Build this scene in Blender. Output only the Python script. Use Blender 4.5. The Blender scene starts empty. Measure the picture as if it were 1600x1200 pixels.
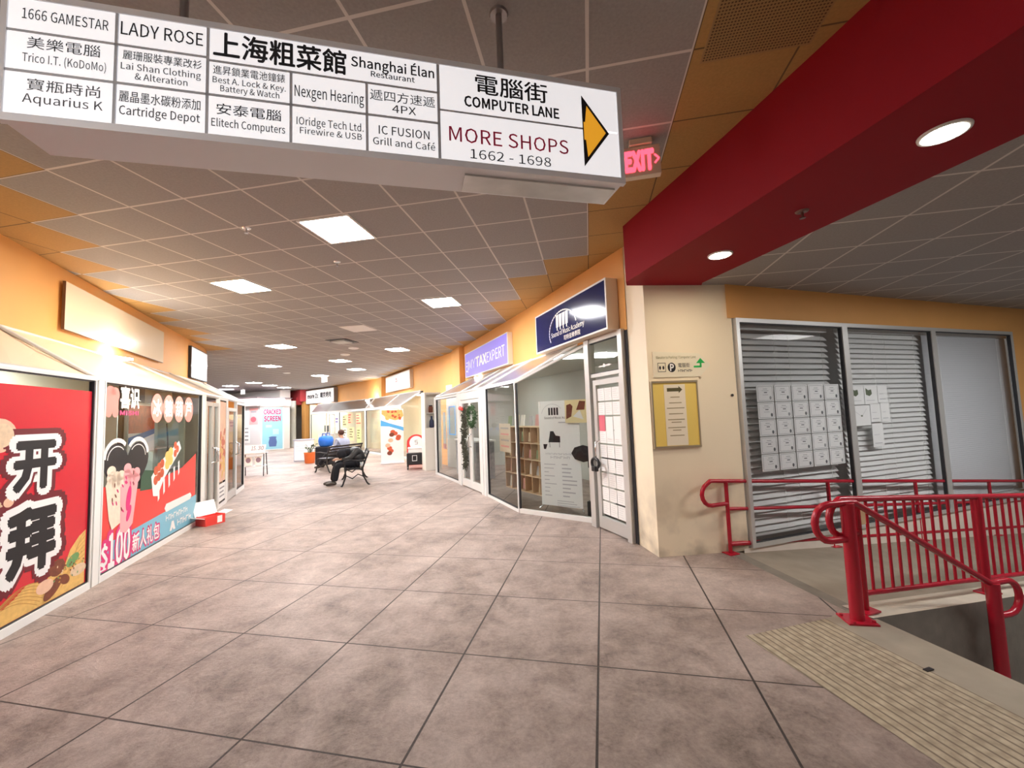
import bpy, bmesh, math, random
from mathutils import Vector, Matrix
random.seed(7)
R = math.radians
SC = bpy.context.scene
COL = SC.collection

# ------------------------------------------------------------------ camera
H = 1.65
cam_d = bpy.data.cameras.new('camera')
cam = bpy.data.objects.new('camera', cam_d)
COL.objects.link(cam)
cam_d.sensor_fit = 'HORIZONTAL'
cam_d.sensor_width = 36.0
cam_d.lens = 36.0 * 640.56 / 1600.0
cam_d.clip_start = 0.05
PITCH, ROLL = 0.07186, -0.03629
f_ = Vector((0, math.cos(PITCH), math.sin(PITCH)))
r0 = Vector((1, 0, 0))
u0 = Vector((0, -math.sin(PITCH), math.cos(PITCH)))
r_ = r0 * math.cos(ROLL) + u0 * math.sin(ROLL)
u_ = -r0 * math.sin(ROLL) + u0 * math.cos(ROLL)
m = Matrix((r_, u_, -f_)).transposed().to_4x4()
m.translation = (0, 0, H)
cam.matrix_world = m
SC.camera = cam

# ------------------------------------------------------------------ world, exposure
world = bpy.data.worlds.new('World')
SC.world = world
world.use_nodes = True
bg = world.node_tree.nodes['Background']
bg.inputs[0].default_value = (1.0, 0.90, 0.80, 1)
bg.inputs[1].default_value = 0.07
SC.view_settings.view_transform = 'Standard'
SC.view_settings.look = 'None'
SC.view_settings.exposure = 0.93
SC.view_settings.gamma = 1.0
SC.view_settings.use_curve_mapping = False
CH = 3.73                                   # main ceiling height
LAMP = 74.0                                 # strength of the square ceiling lamps
SPOT = 110.0                                 # strength of the round downlights in the red beam
SHOPLAMP = 34.0
RAMPLAMP = 19.0

# ------------------------------------------------------------------ materials
def new_mat(name):
    mt = bpy.data.materials.new(name)
    mt.use_nodes = True
    nt = mt.node_tree
    b = nt.nodes['Principled BSDF']
    return mt, nt, b
_M = {}
def M(name, col=(.8, .8, .8), rough=.5, metal=0.0, noise=0.0, nscale=6.0, emit=None, bump=0.0, spec=.5):
    if name in _M:
        return _M[name]
    mt, nt, b = new_mat(name)
    b.inputs['Base Color'].default_value = (*col, 1)
    b.inputs['Roughness'].default_value = rough
    b.inputs['Metallic'].default_value = metal
    b.inputs['Specular IOR Level'].default_value = spec
    if noise or bump:
        tc = nt.nodes.new('ShaderNodeTexCoord')
        n = nt.nodes.new('ShaderNodeTexNoise')
        n.inputs['Scale'].default_value = nscale
        n.inputs['Detail'].default_value = 6
        nt.links.new(tc.outputs['Object'], n.inputs['Vector'])
        if noise:
            mx = nt.nodes.new('ShaderNodeMix')
            mx.data_type = 'RGBA'
            mx.inputs['A'].default_value = (*[c * (1 - noise) for c in col], 1)
            mx.inputs['B'].default_value = (*[min(1, c * (1 + noise * .6)) for c in col], 1)
            nt.links.new(n.outputs['Fac'], mx.inputs['Factor'])
            nt.links.new(mx.outputs['Result'], b.inputs['Base Color'])
        if bump:
            bp = nt.nodes.new('ShaderNodeBump')
            bp.inputs['Strength'].default_value = bump
            bp.inputs['Distance'].default_value = .02
            nt.links.new(n.outputs['Fac'], bp.inputs['Height'])
            nt.links.new(bp.outputs['Normal'], b.inputs['Normal'])
    if emit:
        b.inputs['Emission Color'].default_value = (*emit[:3], 1)
        b.inputs['Emission Strength'].default_value = emit[3]
    _M[name] = mt
    return mt

def glass_mat(name, tint, refl, rough=.02, body=0.0, bodycol=(.8, .8, .8)):
    mt = bpy.data.materials.new(name)
    mt.use_nodes = True
    nt = mt.node_tree
    nt.nodes.clear()
    out = nt.nodes.new('ShaderNodeOutputMaterial')
    tr = nt.nodes.new('ShaderNodeBsdfTransparent'); tr.inputs[0].default_value = (*tint, 1)
    gl = nt.nodes.new('ShaderNodeBsdfGlossy'); gl.inputs['Roughness'].default_value = rough
    lw = nt.nodes.new('ShaderNodeLayerWeight'); lw.inputs['Blend'].default_value = refl
    mx = nt.nodes.new('ShaderNodeMixShader')
    base = tr.outputs[0]
    if body:
        df = nt.nodes.new('ShaderNodeBsdfDiffuse'); df.inputs[0].default_value = (*bodycol, 1)
        m2 = nt.nodes.new('ShaderNodeMixShader'); m2.inputs[0].default_value = body
        nt.links.new(tr.outputs[0], m2.inputs[1]); nt.links.new(df.outputs[0], m2.inputs[2])
        base = m2.outputs[0]
    nt.links.new(lw.outputs['Fresnel'], mx.inputs[0])
    nt.links.new(base, mx.inputs[1]); nt.links.new(gl.outputs[0], mx.inputs[2])
    nt.links.new(mx.outputs[0], out.inputs[0])
    return mt

GRID = R(12.235)
def math_node(nt, op, a, b=None, c=None):
    n = nt.nodes.new('ShaderNodeMath'); n.operation = op
    for i, v in enumerate((a, b, c)):
        if v is None: continue
        if isinstance(v, (int, float)): n.inputs[i].default_value = v
        else: nt.links.new(v, n.inputs[i])
    return n.outputs[0]
def grid_lines(nt, ang, ou, ov, su, sv, wu, wv):
    """mask of straight joints on a rotated grid, from object coordinates"""
    tc = nt.nodes.new('ShaderNodeTexCoord')
    sp = nt.nodes.new('ShaderNodeSeparateXYZ')
    nt.links.new(tc.outputs['Object'], sp.inputs[0])
    x, y = sp.outputs[0], sp.outputs[1]
    ca, sa = math.cos(ang), math.sin(ang)
    u = math_node(nt, 'SUBTRACT', math_node(nt, 'MULTIPLY', x, ca), math_node(nt, 'MULTIPLY', y, sa))
    v = math_node(nt, 'ADD', math_node(nt, 'MULTIPLY', x, sa), math_node(nt, 'MULTIPLY', y, ca))
    res = []
    for q, o, s, w in ((u, ou, su, wu), (v, ov, sv, wv)):
        t = math_node(nt, 'DIVIDE', math_node(nt, 'SUBTRACT', q, o), s)
        fr = math_node(nt, 'FRACT', math_node(nt, 'ADD', t, 100.5))
        d = math_node(nt, 'ABSOLUTE', math_node(nt, 'SUBTRACT', fr, .5))
        res.append(math_node(nt, 'LESS_THAN', d, w / s))
    return math_node(nt, 'MAXIMUM', res[0], res[1]), tc

def floor_mat():
    mt, nt, b = new_mat('stamped_concrete')
    ln, tc = grid_lines(nt, GRID, -0.108, 1.905, .9125, .912, .0068, .0052)
    def noise(scale, detail, rough, dist=0):
        n = nt.nodes.new('ShaderNodeTexNoise')
        n.inputs['Scale'].default_value = scale; n.inputs['Detail'].default_value = detail
        n.inputs['Roughness'].default_value = rough; n.inputs['Distortion'].default_value = dist
        nt.links.new(tc.outputs['Object'], n.inputs['Vector'])
        return n.outputs['Fac']
    big = noise(.8, 4, .6, .6); mid = noise(4.6, 9, .70, .35); fine = noise(34, 8, .8)
    rg = nt.nodes.new('ShaderNodeTexNoise'); rg.noise_type = 'RIDGED_MULTIFRACTAL'
    rg.inputs['Scale'].default_value = 1.7; rg.inputs['Detail'].default_value = 8; rg.inputs['Distortion'].default_value = .5
    nt.links.new(tc.outputs['Object'], rg.inputs['Vector'])
    mixv = math_node(nt, 'ADD', math_node(nt, 'MULTIPLY', big, .36), math_node(nt, 'ADD', math_node(nt, 'MULTIPLY', mid, .38), math_node(nt, 'MULTIPLY', fine, .26)))
    rp = nt.nodes.new('ShaderNodeValToRGB')
    e = rp.color_ramp.elements
    e[0].position = .37; e[0].color = (.105, .072, .058, 1)
    e[1].position = .64; e[1].color = (.66, .54, .475, 1)
    k = e.new(.47); k.color = (.34, .258, .218, 1)
    nt.links.new(mixv, rp.inputs[0])
    mx = nt.nodes.new('ShaderNodeMix'); mx.data_type = 'RGBA'
    nt.links.new(ln, mx.inputs['Factor']); nt.links.new(rp.outputs[0], mx.inputs['A'])
    mx.inputs['B'].default_value = (.045, .03, .025, 1)
    nt.links.new(mx.outputs['Result'], b.inputs['Base Color'])
    b.inputs['Roughness'].default_value = .5
    ro = math_node(nt, 'ADD', math_node(nt, 'MULTIPLY', mid, .5), .14)
    nt.links.new(ro, b.inputs['Roughness'])
    # stamped ridges
    v1 = nt.nodes.new('ShaderNodeTexNoise'); v1.inputs['Scale'].default_value = 3.0; v1.inputs['Detail'].default_value = 9
    v1.inputs['Distortion'].default_value = .6; v1.inputs['Roughness'].default_value = .72
    nt.links.new(tc.outputs['Object'], v1.inputs['Vector'])
    hgt = math_node(nt, 'SUBTRACT', math_node(nt, 'ADD', math_node(nt, 'ADD', v1.outputs['Fac'], math_node(nt, 'MULTIPLY', rg.outputs['Fac'], .35)), math_node(nt, 'MULTIPLY', fine, .6)), math_node(nt, 'MULTIPLY', ln, .5))
    bp = nt.nodes.new('ShaderNodeBump'); bp.inputs['Strength'].default_value = .85; bp.inputs['Distance'].default_value = .045
    nt.links.new(hgt, bp.inputs['Height']); nt.links.new(bp.outputs['Normal'], b.inputs['Normal'])
    return mt

CG = R(10.5)
def tile_mat(name, col, line, w, wcol=None):
    mt, nt, b = new_mat(name)
    ln, tc = grid_lines(nt, CG, -4.79, 3.03, .61, .61, w, w)
    n = nt.nodes.new('ShaderNodeTexNoise'); n.inputs['Scale'].default_value = 60; n.inputs['Detail'].default_value = 4
    nt.links.new(tc.outputs['Object'], n.inputs['Vector'])
    mx0 = nt.nodes.new('ShaderNodeMix'); mx0.data_type = 'RGBA'
    mx0.inputs['A'].default_value = (*[c * .8 for c in col], 1); mx0.inputs['B'].default_value = (*[min(1, c * 1.15) for c in col], 1)
    nt.links.new(n.outputs['Fac'], mx0.inputs['Factor'])
    mx = nt.nodes.new('ShaderNodeMix'); mx.data_type = 'RGBA'
    nt.links.new(ln, mx.inputs['Factor']); nt.links.new(mx0.outputs['Result'], mx.inputs['A'])
    mx.inputs['B'].default_value = (*line, 1)
    nt.links.new(mx.outputs['Result'], b.inputs['Base Color'])
    b.inputs['Roughness'].default_value = .75
    bp = nt.nodes.new('ShaderNodeBump'); bp.inputs['Strength'].default_value = .15; bp.inputs['Distance'].default_value = .004
    nt.links.new(n.outputs['Fac'], bp.inputs['Height']); nt.links.new(bp.outputs['Normal'], b.inputs['Normal'])
    return mt

def groove_mat():
    mt, nt, b = new_mat('grooved_concrete')
    ln, tc = grid_lines(nt, math.atan2(.213, -.977), 0, 0, .052, 90, .006, .001)
    n = nt.nodes.new('ShaderNodeTexNoise'); n.inputs['Scale'].default_value = 18; n.inputs['Detail'].default_value = 8
    nt.links.new(tc.outputs['Object'], n.inputs['Vector'])
    rp = nt.nodes.new('ShaderNodeValToRGB'); e = rp.color_ramp.elements
    e[0].position = .3; e[0].color = (.25, .20, .14, 1); e[1].position = .7; e[1].color = (.42, .35, .25, 1)
    nt.links.new(n.outputs['Fac'], rp.inputs[0])
    mx = nt.nodes.new('ShaderNodeMix'); mx.data_type = 'RGBA'
    nt.links.new(ln, mx.inputs['Factor']); nt.links.new(rp.outputs[0], mx.inputs['A']); mx.inputs['B'].default_value = (.16, .12, .085, 1)
    nt.links.new(mx.outputs['Result'], b.inputs['Base Color'])
    b.inputs['Roughness'].default_value = .8
    bp = nt.nodes.new('ShaderNodeBump'); bp.inputs['Strength'].default_value = .6; bp.inputs['Distance'].default_value = .01; bp.invert = True
    nt.links.new(ln, bp.inputs['Height']); nt.links.new(bp.outputs['Normal'], b.inputs['Normal'])
    return mt

def stained_mat():
    """cream pillar paint with grey scuffs low down"""
    mt, nt, b = new_mat('cream_pillar_paint')
    tc = nt.nodes.new('ShaderNodeTexCoord'); sp = nt.nodes.new('ShaderNodeSeparateXYZ'); nt.links.new(tc.outputs['Object'], sp.inputs[0])
    n = nt.nodes.new('ShaderNodeTexNoise'); n.inputs['Scale'].default_value = 2.6; n.inputs['Detail'].default_value = 6
    nt.links.new(tc.outputs['Object'], n.inputs['Vector'])
    low = nt.nodes.new('ShaderNodeMapRange'); low.inputs['From Min'].default_value = .95; low.inputs['From Max'].default_value = .1
    nt.links.new(sp.outputs[2], low.inputs['Value'])
    th = nt.nodes.new('ShaderNodeMapRange'); th.inputs['From Min'].default_value = .42; th.inputs['From Max'].default_value = .66
    nt.links.new(n.outputs['Fac'], th.inputs['Value'])
    fac = math_node(nt, 'MULTIPLY', math_node(nt, 'MULTIPLY', low.outputs[0], th.outputs[0]), .75)
    mx = nt.nodes.new('ShaderNodeMix'); mx.data_type = 'RGBA'
    mx.inputs['A'].default_value = (.94, .83, .63, 1); mx.inputs['B'].default_value = (.36, .30, .22, 1)
    nt.links.new(fac, mx.inputs['Factor']); nt.links.new(mx.outputs['Result'], b.inputs['Base Color'])
    b.inputs['Roughness'].default_value = .6
    return mt

ORANGE = M('orange_paint', (.84, .43, .13), .55, noise=.08, nscale=2)
CREAM = stained_mat()
WHITEW = M('white_wall_paint', (.60, .62, .58), .6, noise=.05, nscale=2)
BEAMRED = M('beam_red_paint', (.27, .008, .016), .65, spec=.15)
RAILRED = M('railing_red_paint', (.42, .010, .028), .25, noise=.12, nscale=9)
ALU = M('aluminium', (.70, .70, .69), .38, metal=.55)
WHITEFRAME = M('white_frame', (.82, .82, .80), .4)
DARKFRAME = M('dark_gasket', (.03, .03, .035), .5)
CHROME = M('brushed_steel', (.75, .75, .75), .22, metal=1)
BLACK = M('black_plastic', (.015, .015, .017), .4)
INK = M('black_lettering', (.012, .012, .015), .5)
GREYINK = M('grey_print', (.30, .30, .32), .6)
PALEINK = M('pale_grey_print', (.55, .55, .58), .6)
PAPER = M('white_paper', (.91, .91, .90), .6)
CREAMPANEL = M('cream_panel', (.90, .78, .58), .16)
YELLOW = M('yellow_backing', (.88, .66, .17), .5)
REDINK = M('red_lettering', (.55, .015, .08), .5)
POSTRED = M('poster_red', (.66, .022, .040), .25)
BRIGHTRED = M('bright_red_print', (.80, .06, .05), .3)
DARKMAROON = M('maroon_print', (.16, .01, .02), .4)
BLUEPRINT = M('sky_blue_print', (.20, .52, .68), .3)
PINKPRINT = M('pink_print', (.90, .42, .45), .3)
MAGENTA = M('magenta_print', (.72, .03, .20), .3)
SALMON = M('salmon_print', (.88, .30, .27), .3)
NOODLE = M('noodle_yellow_print', (.86, .52, .16), .4, noise=.35, nscale=22)
MEAT = M('braised_brown_print', (.22, .06, .03), .4, noise=.5, nscale=25)
GREENPRINT = M('green_print', (.16, .36, .13), .4, noise=.3, nscale=20)
FOODRED = M('red_food_print', (.66, .12, .05), .4, noise=.55, nscale=14)
PEACH = M('peach_print', (.92, .55, .38), .4, noise=.3, nscale=10)
WHITEPRINT = M('white_print', (.88, .88, .87), .35)
GREENARROW = M('green_arrow', (.02, .50, .10), .4)
NAVY = M('navy_sign_face', (.010, .016, .10), .12)
PURPLE = M('violet_sign_face', (.20, .16, .60), .55, emit=(.36, .28, .85, .25))
SIGNGREY = M('sign_frame_grey', (.78, .78, .80), .4)
SIGNWHITE = M('backlit_white_panel', (.85, .85, .86), .35, emit=(1, .98, 1.0, .34))
SIGNCREAM = M('sign_box_cream', (.72, .60, .46), .45)
AMBER = M('amber_arrow', (.85, .42, .02), .4, emit=(1, .45, .03, .28))
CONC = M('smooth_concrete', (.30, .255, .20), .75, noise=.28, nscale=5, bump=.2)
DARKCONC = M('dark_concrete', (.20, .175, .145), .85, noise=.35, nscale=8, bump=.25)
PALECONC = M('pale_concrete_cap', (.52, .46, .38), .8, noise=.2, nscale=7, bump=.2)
FLOOR = floor_mat()
GROOVE = groove_mat()
TILE = tile_mat('acoustic_tile', (.315, .295, .28), (.64, .60, .56), .010)
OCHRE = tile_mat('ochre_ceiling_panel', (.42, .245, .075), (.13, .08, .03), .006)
GLASS = glass_mat('clear_glass', (.93, .96, .95), .10)
SHOPGLASS = glass_mat('shop_glass', (.86, .90, .88), .22)
ROOFGLASS = glass_mat('milky_roof_glass', (.9, .9, .9), .06, rough=.3, body=.90, bodycol=(.74, .69, .67))
PEACHREFLECT = M('painted_peach_reflection', (.86, .68, .50), .45)  # peach colour stands for the orange band reflected in the roof glass
DIFFUSER = M('lamp_diffuser', (1, 1, 1), .5, emit=(.985, .98, 1.0, LAMP))
WARMDIFF = M('warm_lamp_diffuser', (1, 1, 1), .5, emit=(1.0, .86, .66, LAMP))
SPOTDIM = M('dim_downlight_diffuser', (1, 1, 1), .5, emit=(1.0, .90, .76, SPOT * .42))
SPOTDIFF = M('downlight_diffuser', (1, 1, 1), .5, emit=(1.0, .84, .64, SPOT))
DIMSHOP = M('dim_shop_lamp_diffuser', (1, 1, 1), .5, emit=(1.0, .97, .93, SHOPLAMP * .30))
SHOPDIFF = M('shop_lamp_diffuser', (1, 1, 1), .5, emit=(1.0, .97, .93, SHOPLAMP))
RAMPDIFF = M('ramp_lamp_diffuser', (1, 1, 1), .5, emit=(1.0, .98, .95, RAMPLAMP))
EXITRED = M('exit_letters', (.9, .05, .06), .4, emit=(1.0, .06, .10, 1.7))
WOOD = M('pale_birch', (.66, .47, .30), .5, noise=.15, nscale=10)
LEAF = M('pine_green', (.04, .10, .035), .6, noise=.5, nscale=30)
BLACKCLOTH = M('black_cloth', (.012, .013, .02), .85, noise=.3, nscale=30)
GREYCLOTH = M('grey_padded_cloth', (.045, .048, .052), .45, noise=.7, nscale=12)
BLUEGREY = M('blue_grey_shirt', (.38, .43, .58), .8, noise=.15, nscale=20)
SKIN = M('skin', (.50, .28, .19), .5)
HAIR = M('auburn_hair', (.07, .02, .010), .7)
SHOE = M('brown_shoe', (.07, .055, .045), .5)

# ------------------------------------------------------------------ mesh helpers
_txt = {}
FONT = None
try:                                     # the sans that ships inside Blender itself
    import os
    FONT = bpy.data.fonts.load(os.path.join(bpy.utils.system_resource('DATAFILES'), 'fonts', 'Noto Sans CJK Regular.woff2'))
except Exception:
    FONT = None
WORDS = ['MORE SHOPS', 'EXIT', 'Sound of Music Academy', '司特音樂學院', 'MY', 'TAX', 'EXPERT', 'more Zc', '韓京烤肉', '$', '100', '新人礼包', '喜识', 'MISHI', 'Elevator to Parking / Computer Lane', 'P', '電腦街', 'CRACKED', 'SCREEN', '1661', '15.', '30', '1666 GAMESTAR', '美樂電腦', 'Trico I.T. (KoDoMo)', '寶瓶時尚', 'Aquarius K', 'LADY ROSE', '麗珊服裝專業改衫', 'Lai Shan Clothing', '& Alteration', '麗晶墨水碳粉添加', 'Cartridge Depot', '上海粗菜館', 'Shanghai Élan', 'Restaurant', '進昇鎖業電池鐘錶', 'Best A. Lock & Key.', 'Battery & Watch', '安泰電腦', 'Elitech Computers', 'Nexgen Hearing', 'IOridge Tech Ltd.', 'Firewire & USB', '遞四方速遞', '4PX', 'IC FUSION', 'Grill and Café', 'COMPUTER LANE', '1662 - 1698', '开', '拜', '冰', '糖', '葫', '芦']
CAP, CJK0, CJK1 = .257, -.028, .285
def _set_type():
    """sets every word once, one per line of a single text, and cuts the lines apart again"""
    global CAP, CJK0, CJK1
    c = bpy.data.curves.new('lettering', 'FONT'); c.body = '\n'.join(['H', 'H', '國'] + WORDS); c.size = 1.0; c.resolution_u = 2; c.space_line = 3.0
    if FONT: c.font = FONT
    o = bpy.data.objects.new('lettering', c); COL.objects.link(o)
    dg = bpy.context.evaluated_depsgraph_get(); dg.update()
    me = bpy.data.meshes.new_from_object(o.evaluated_get(dg))
    co = [tuple(v.co) for v in me.vertices]
    ys = sorted(v[1] for v in co if v[1] > -1e9)
    h0 = [v[1] for v in co if v[1] > -.05]; CAP = max(h0)
    rest = [v[1] for v in co if v[1] < -.05]; step = -(max(rest) - CAP)
    line = lambda y: int(round(-(y - CAP * .5) / step))
    buck = {}
    for p in me.polygons:
        vs = tuple(p.vertices); buck.setdefault(line(sum(co[i][1] for i in vs) / len(vs)), []).append(vs)
    for k, fs in buck.items():
        ids = sorted({i for f in fs for i in f}); mp = {i: n for n, i in enumerate(ids)}
        vs = [(co[i][0], co[i][1] + k * step, 0) for i in ids]
        if k == 2: CJK0 = min(v[1] for v in vs); CJK1 = max(v[1] for v in vs)
        if k >= 3: _txt[WORDS[k - 3]] = (vs, [tuple(mp[i] for i in f) for f in fs])
    bpy.data.objects.remove(o); bpy.data.curves.remove(c); bpy.data.meshes.remove(me)
_set_type()
def text_mesh(s): return _txt.get(s, ([], []))

class MB:
    def __init__(s): s.v = []; s.f = []; s.mi = []; s.sm = []
    def add(s, vs, fs, mi=0, smooth=False):
        o = len(s.v); s.v += [tuple(v) for v in vs]
        for f in fs: s.f.append(tuple(i + o for i in f)); s.mi.append(mi); s.sm.append(smooth)
        return s
    def box(s, x0, x1, y0, y1, z0, z1, mi=0):
        vs = [(x, y, z) for z in (z0, z1) for y in (y0, y1) for x in (x0, x1)]
        return s.add(vs, [(0, 2, 3, 1), (4, 5, 7, 6), (0, 1, 5, 4), (2, 6, 7, 3), (0, 4, 6, 2), (1, 3, 7, 5)], mi)
    def obox(s, c, size, rot, mi=0):
        e = Matrix.Rotation(rot[2], 3, 'Z') @ Matrix.Rotation(rot[1], 3, 'Y') @ Matrix.Rotation(rot[0], 3, 'X')
        vs = [Vector(c) + e @ Vector((x * size[0] / 2, y * size[1] / 2, z * size[2] / 2)) for z in (-1, 1) for y in (-1, 1) for x in (-1, 1)]
        return s.add(vs, [(0, 2, 3, 1), (4, 5, 7, 6), (0, 1, 5, 4), (2, 6, 7, 3), (0, 4, 6, 2), (1, 3, 7, 5)], mi)
    def rbox(s, x0, x1, y0, y1, z0, z1, b=.01, mi=0, seg=2):
        bm = bmesh.new(); bmesh.ops.create_cube(bm, size=1)
        bmesh.ops.scale(bm, vec=(x1 - x0, y1 - y0, z1 - z0), verts=bm.verts)
        bmesh.ops.translate(bm, vec=((x0 + x1) / 2, (y0 + y1) / 2, (z0 + z1) / 2), verts=bm.verts)
        bmesh.ops.bevel(bm, geom=bm.edges[:], offset=b, segments=seg, affect='EDGES', profile=.5)
        bm.verts.index_update()
        s.add([v.co[:] for v in bm.verts], [[v.index for v in f.verts] for f in bm.faces], mi); bm.free(); return s
    def prism(s, pts, z0, z1, mi=0):
        n = len(pts); vs = [(p[0], p[1], z0) for p in pts] + [(p[0], p[1], z1) for p in pts]
        return s.add(vs, [tuple(range(n))[::-1], tuple(range(n, 2 * n))] + [(i, (i + 1) % n, n + (i + 1) % n, n + i) for i in range(n)], mi)
    def xz(s, pts, y, mi=0):                # flat print facing the viewer side (-y)
        return s.add([(p[0], y, p[1]) for p in pts], [tuple(range(len(pts)))], mi)
    def ext(s, pts, y0, y1, mi=0):          # outline in x-z with thickness
        n = len(pts); vs = [(p[0], y0, p[1]) for p in pts] + [(p[0], y1, p[1]) for p in pts]
        return s.add(vs, [tuple(range(n)), tuple(range(n, 2 * n))[::-1]] + [((i + 1) % n, i, n + i, n + (i + 1) % n) for i in range(n)], mi)
    def rect(s, x0, z0, x1, z1, y, mi=0): return s.xz([(x0, z0), (x1, z0), (x1, z1), (x0, z1)], y, mi)
    def ell(s, cx, cz, rx, rz, y, mi=0, n=20, a=0):
        ca, sa = math.cos(a), math.sin(a)
        return s.xz([(cx + rx * math.cos(t) * ca - rz * math.sin(t) * sa, cz + rx * math.cos(t) * sa + rz * math.sin(t) * ca) for t in [2 * math.pi * i / n for i in range(n)]], y, mi)
    def stroke(s, pts, w, y, mi=0):         # flat ribbon along a path
        for a, b in zip(pts, pts[1:]):
            d = Vector((b[0] - a[0], b[1] - a[1])); d.normalize(); n = Vector((-d.y, d.x)) * w / 2; e = d * w * .3
            s.xz([(a[0] - n.x - e.x, a[1] - n.y - e.y), (b[0] - n.x + e.x, b[1] - n.y + e.y), (b[0] + n.x + e.x, b[1] + n.y + e.y), (a[0] + n.x - e.x, a[1] + n.y - e.y)], y, mi)
        return s
    def text(s, t, x, z, w, h, y, mi=0, bold=0.0, cap=None):
        vs, fs = text_mesh(t)
        if not vs: return s
        x0 = min(v[0] for v in vs); x1 = max(v[0] for v in vs)
        cjk = any(ord(c) > 0x2e80 for c in t)
        base, ch = (CJK0, CJK1 - CJK0) if cjk else (0.0, CAP)
        k = h / ch
        n = 0 if bold <= .003 else (4 if bold < .03 else (8 if bold < .07 else 14))
        kx = w / (x1 - x0)
        for i in range(max(1, n)):           # heavier weights: the same outline set several times around its own position
            dx, dz = (bold * CAP * 1.45 * math.cos(6.2832 * i / n + .4), bold * CAP * 1.45 * math.sin(6.2832 * i / n + .4)) if n else (0, 0)
            s.add([(x + (v[0] - x0 + dx) * kx, y - i * 4e-5, z + (v[1] - base + dz) * k) for v in vs], fs, mi)
        return s
    def marks(s, x, z, w, h, n, y, mi=0):   # a row of small glyph-like print too fine to read
        p = w / n
        for i in range(n):
            a = x + i * p; g = p * .78
            s.rect(a, z, a + g * .22, z + h, y, mi); s.rect(a + g * .22, z + h * (.75 if i % 2 else .4), a + g, z + h * (.95 if i % 2 else .6), y, mi)
            if i % 3: s.rect(a + g * .78, z, a + g, z + h * .75, y, mi)
        return s
    def tube(s, pts, r, mi=0, seg=10, cap=True):
        pts = [Vector(p) for p in pts]; n = len(pts)
        rr = r if isinstance(r, (list, tuple)) else [r] * n
        t0 = (pts[1] - pts[0]).normalized()
        a = Vector((0, 0, 1)) if abs(t0.z) < .9 else Vector((1, 0, 0))
        nx = t0.cross(a).normalized()
        vs = []
        for i, p in enumerate(pts):
            if i == 0: t = t0
            elif i == n - 1: t = (pts[i] - pts[i - 1]).normalized()
            else: t = ((pts[i + 1] - p).normalized() + (p - pts[i - 1]).normalized()).normalized()
            nx = (nx - t * nx.dot(t)).normalized(); ny = t.cross(nx)
            k = 1.0
            if 0 < i < n - 1:
                c = t.dot((pts[i + 1] - p).normalized()); k = 1 / max(.6, c)
            for j in range(seg):
                an = 2 * math.pi * j / seg
                vs.append(p + (nx * math.cos(an) + ny * math.sin(an)) * rr[i] * (k if seg > 4 else 1))
        fs = [(i * seg + j, i * seg + (j + 1) % seg, (i + 1) * seg + (j + 1) % seg, (i + 1) * seg + j) for i in range(n - 1) for j in range(seg)]
        s.add(vs, fs, mi, True)
        if cap: s.add(vs[:seg], [tuple(range(seg))[::-1]], mi); s.add(vs[-seg:], [tuple(range(seg))], mi)
        return s
    def cyl(s, a, b, r, mi=0, seg=16, r2=None): return s.tube([a, b], [r, r if r2 is None else r2], mi, seg)
    def lathe(s, c, prof, mi=0, seg=20, cap=True):
        vs = [(c[0] + r * math.cos(2 * math.pi * j / seg), c[1] + r * math.sin(2 * math.pi * j / seg), c[2] + z) for r, z in prof for j in range(seg)]
        n = len(prof)
        s.add(vs, [(i * seg + j, i * seg + (j + 1) % seg, (i + 1) * seg + (j + 1) % seg, (i + 1) * seg + j) for i in range(n - 1) for j in range(seg)], mi, True)
        if cap: s.add(vs[:seg], [tuple(range(seg))[::-1]], mi); s.add(vs[-seg:], [tuple(range(seg))], mi)
        return s
    def blob(s, c, r, mi=0, seg=12, rings=8):
        prof = [(math.sin(math.pi * i / rings), -math.cos(math.pi * i / rings)) for i in range(rings + 1)]
        vs = [(c[0] + r[0] * max(a, .02) * math.cos(2 * math.pi * j / seg), c[1] + r[1] * max(a, .02) * math.sin(2 * math.pi * j / seg), c[2] + r[2] * z) for a, z in prof for j in range(seg)]
        return s.add(vs, [(i * seg + j, i * seg + (j + 1) % seg, (i + 1) * seg + (j + 1) % seg, (i + 1) * seg + j) for i in range(rings) for j in range(seg)], mi, True)
    def build(s, name, mats, parent=None):
        me = bpy.data.meshes.new(name); me.from_pydata(s.v, [], s.f)
        for mt in (mats if isinstance(mats, (list, tuple)) else [mats]): me.materials.append(mt)
        for p, mi, sm in zip(me.polygons, s.mi, s.sm): p.material_index = mi; p.use_smooth = sm
        me.update()
        o = bpy.data.objects.new(name, me); COL.objects.link(o)
        if parent is not None: o.parent = parent
        return o

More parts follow.
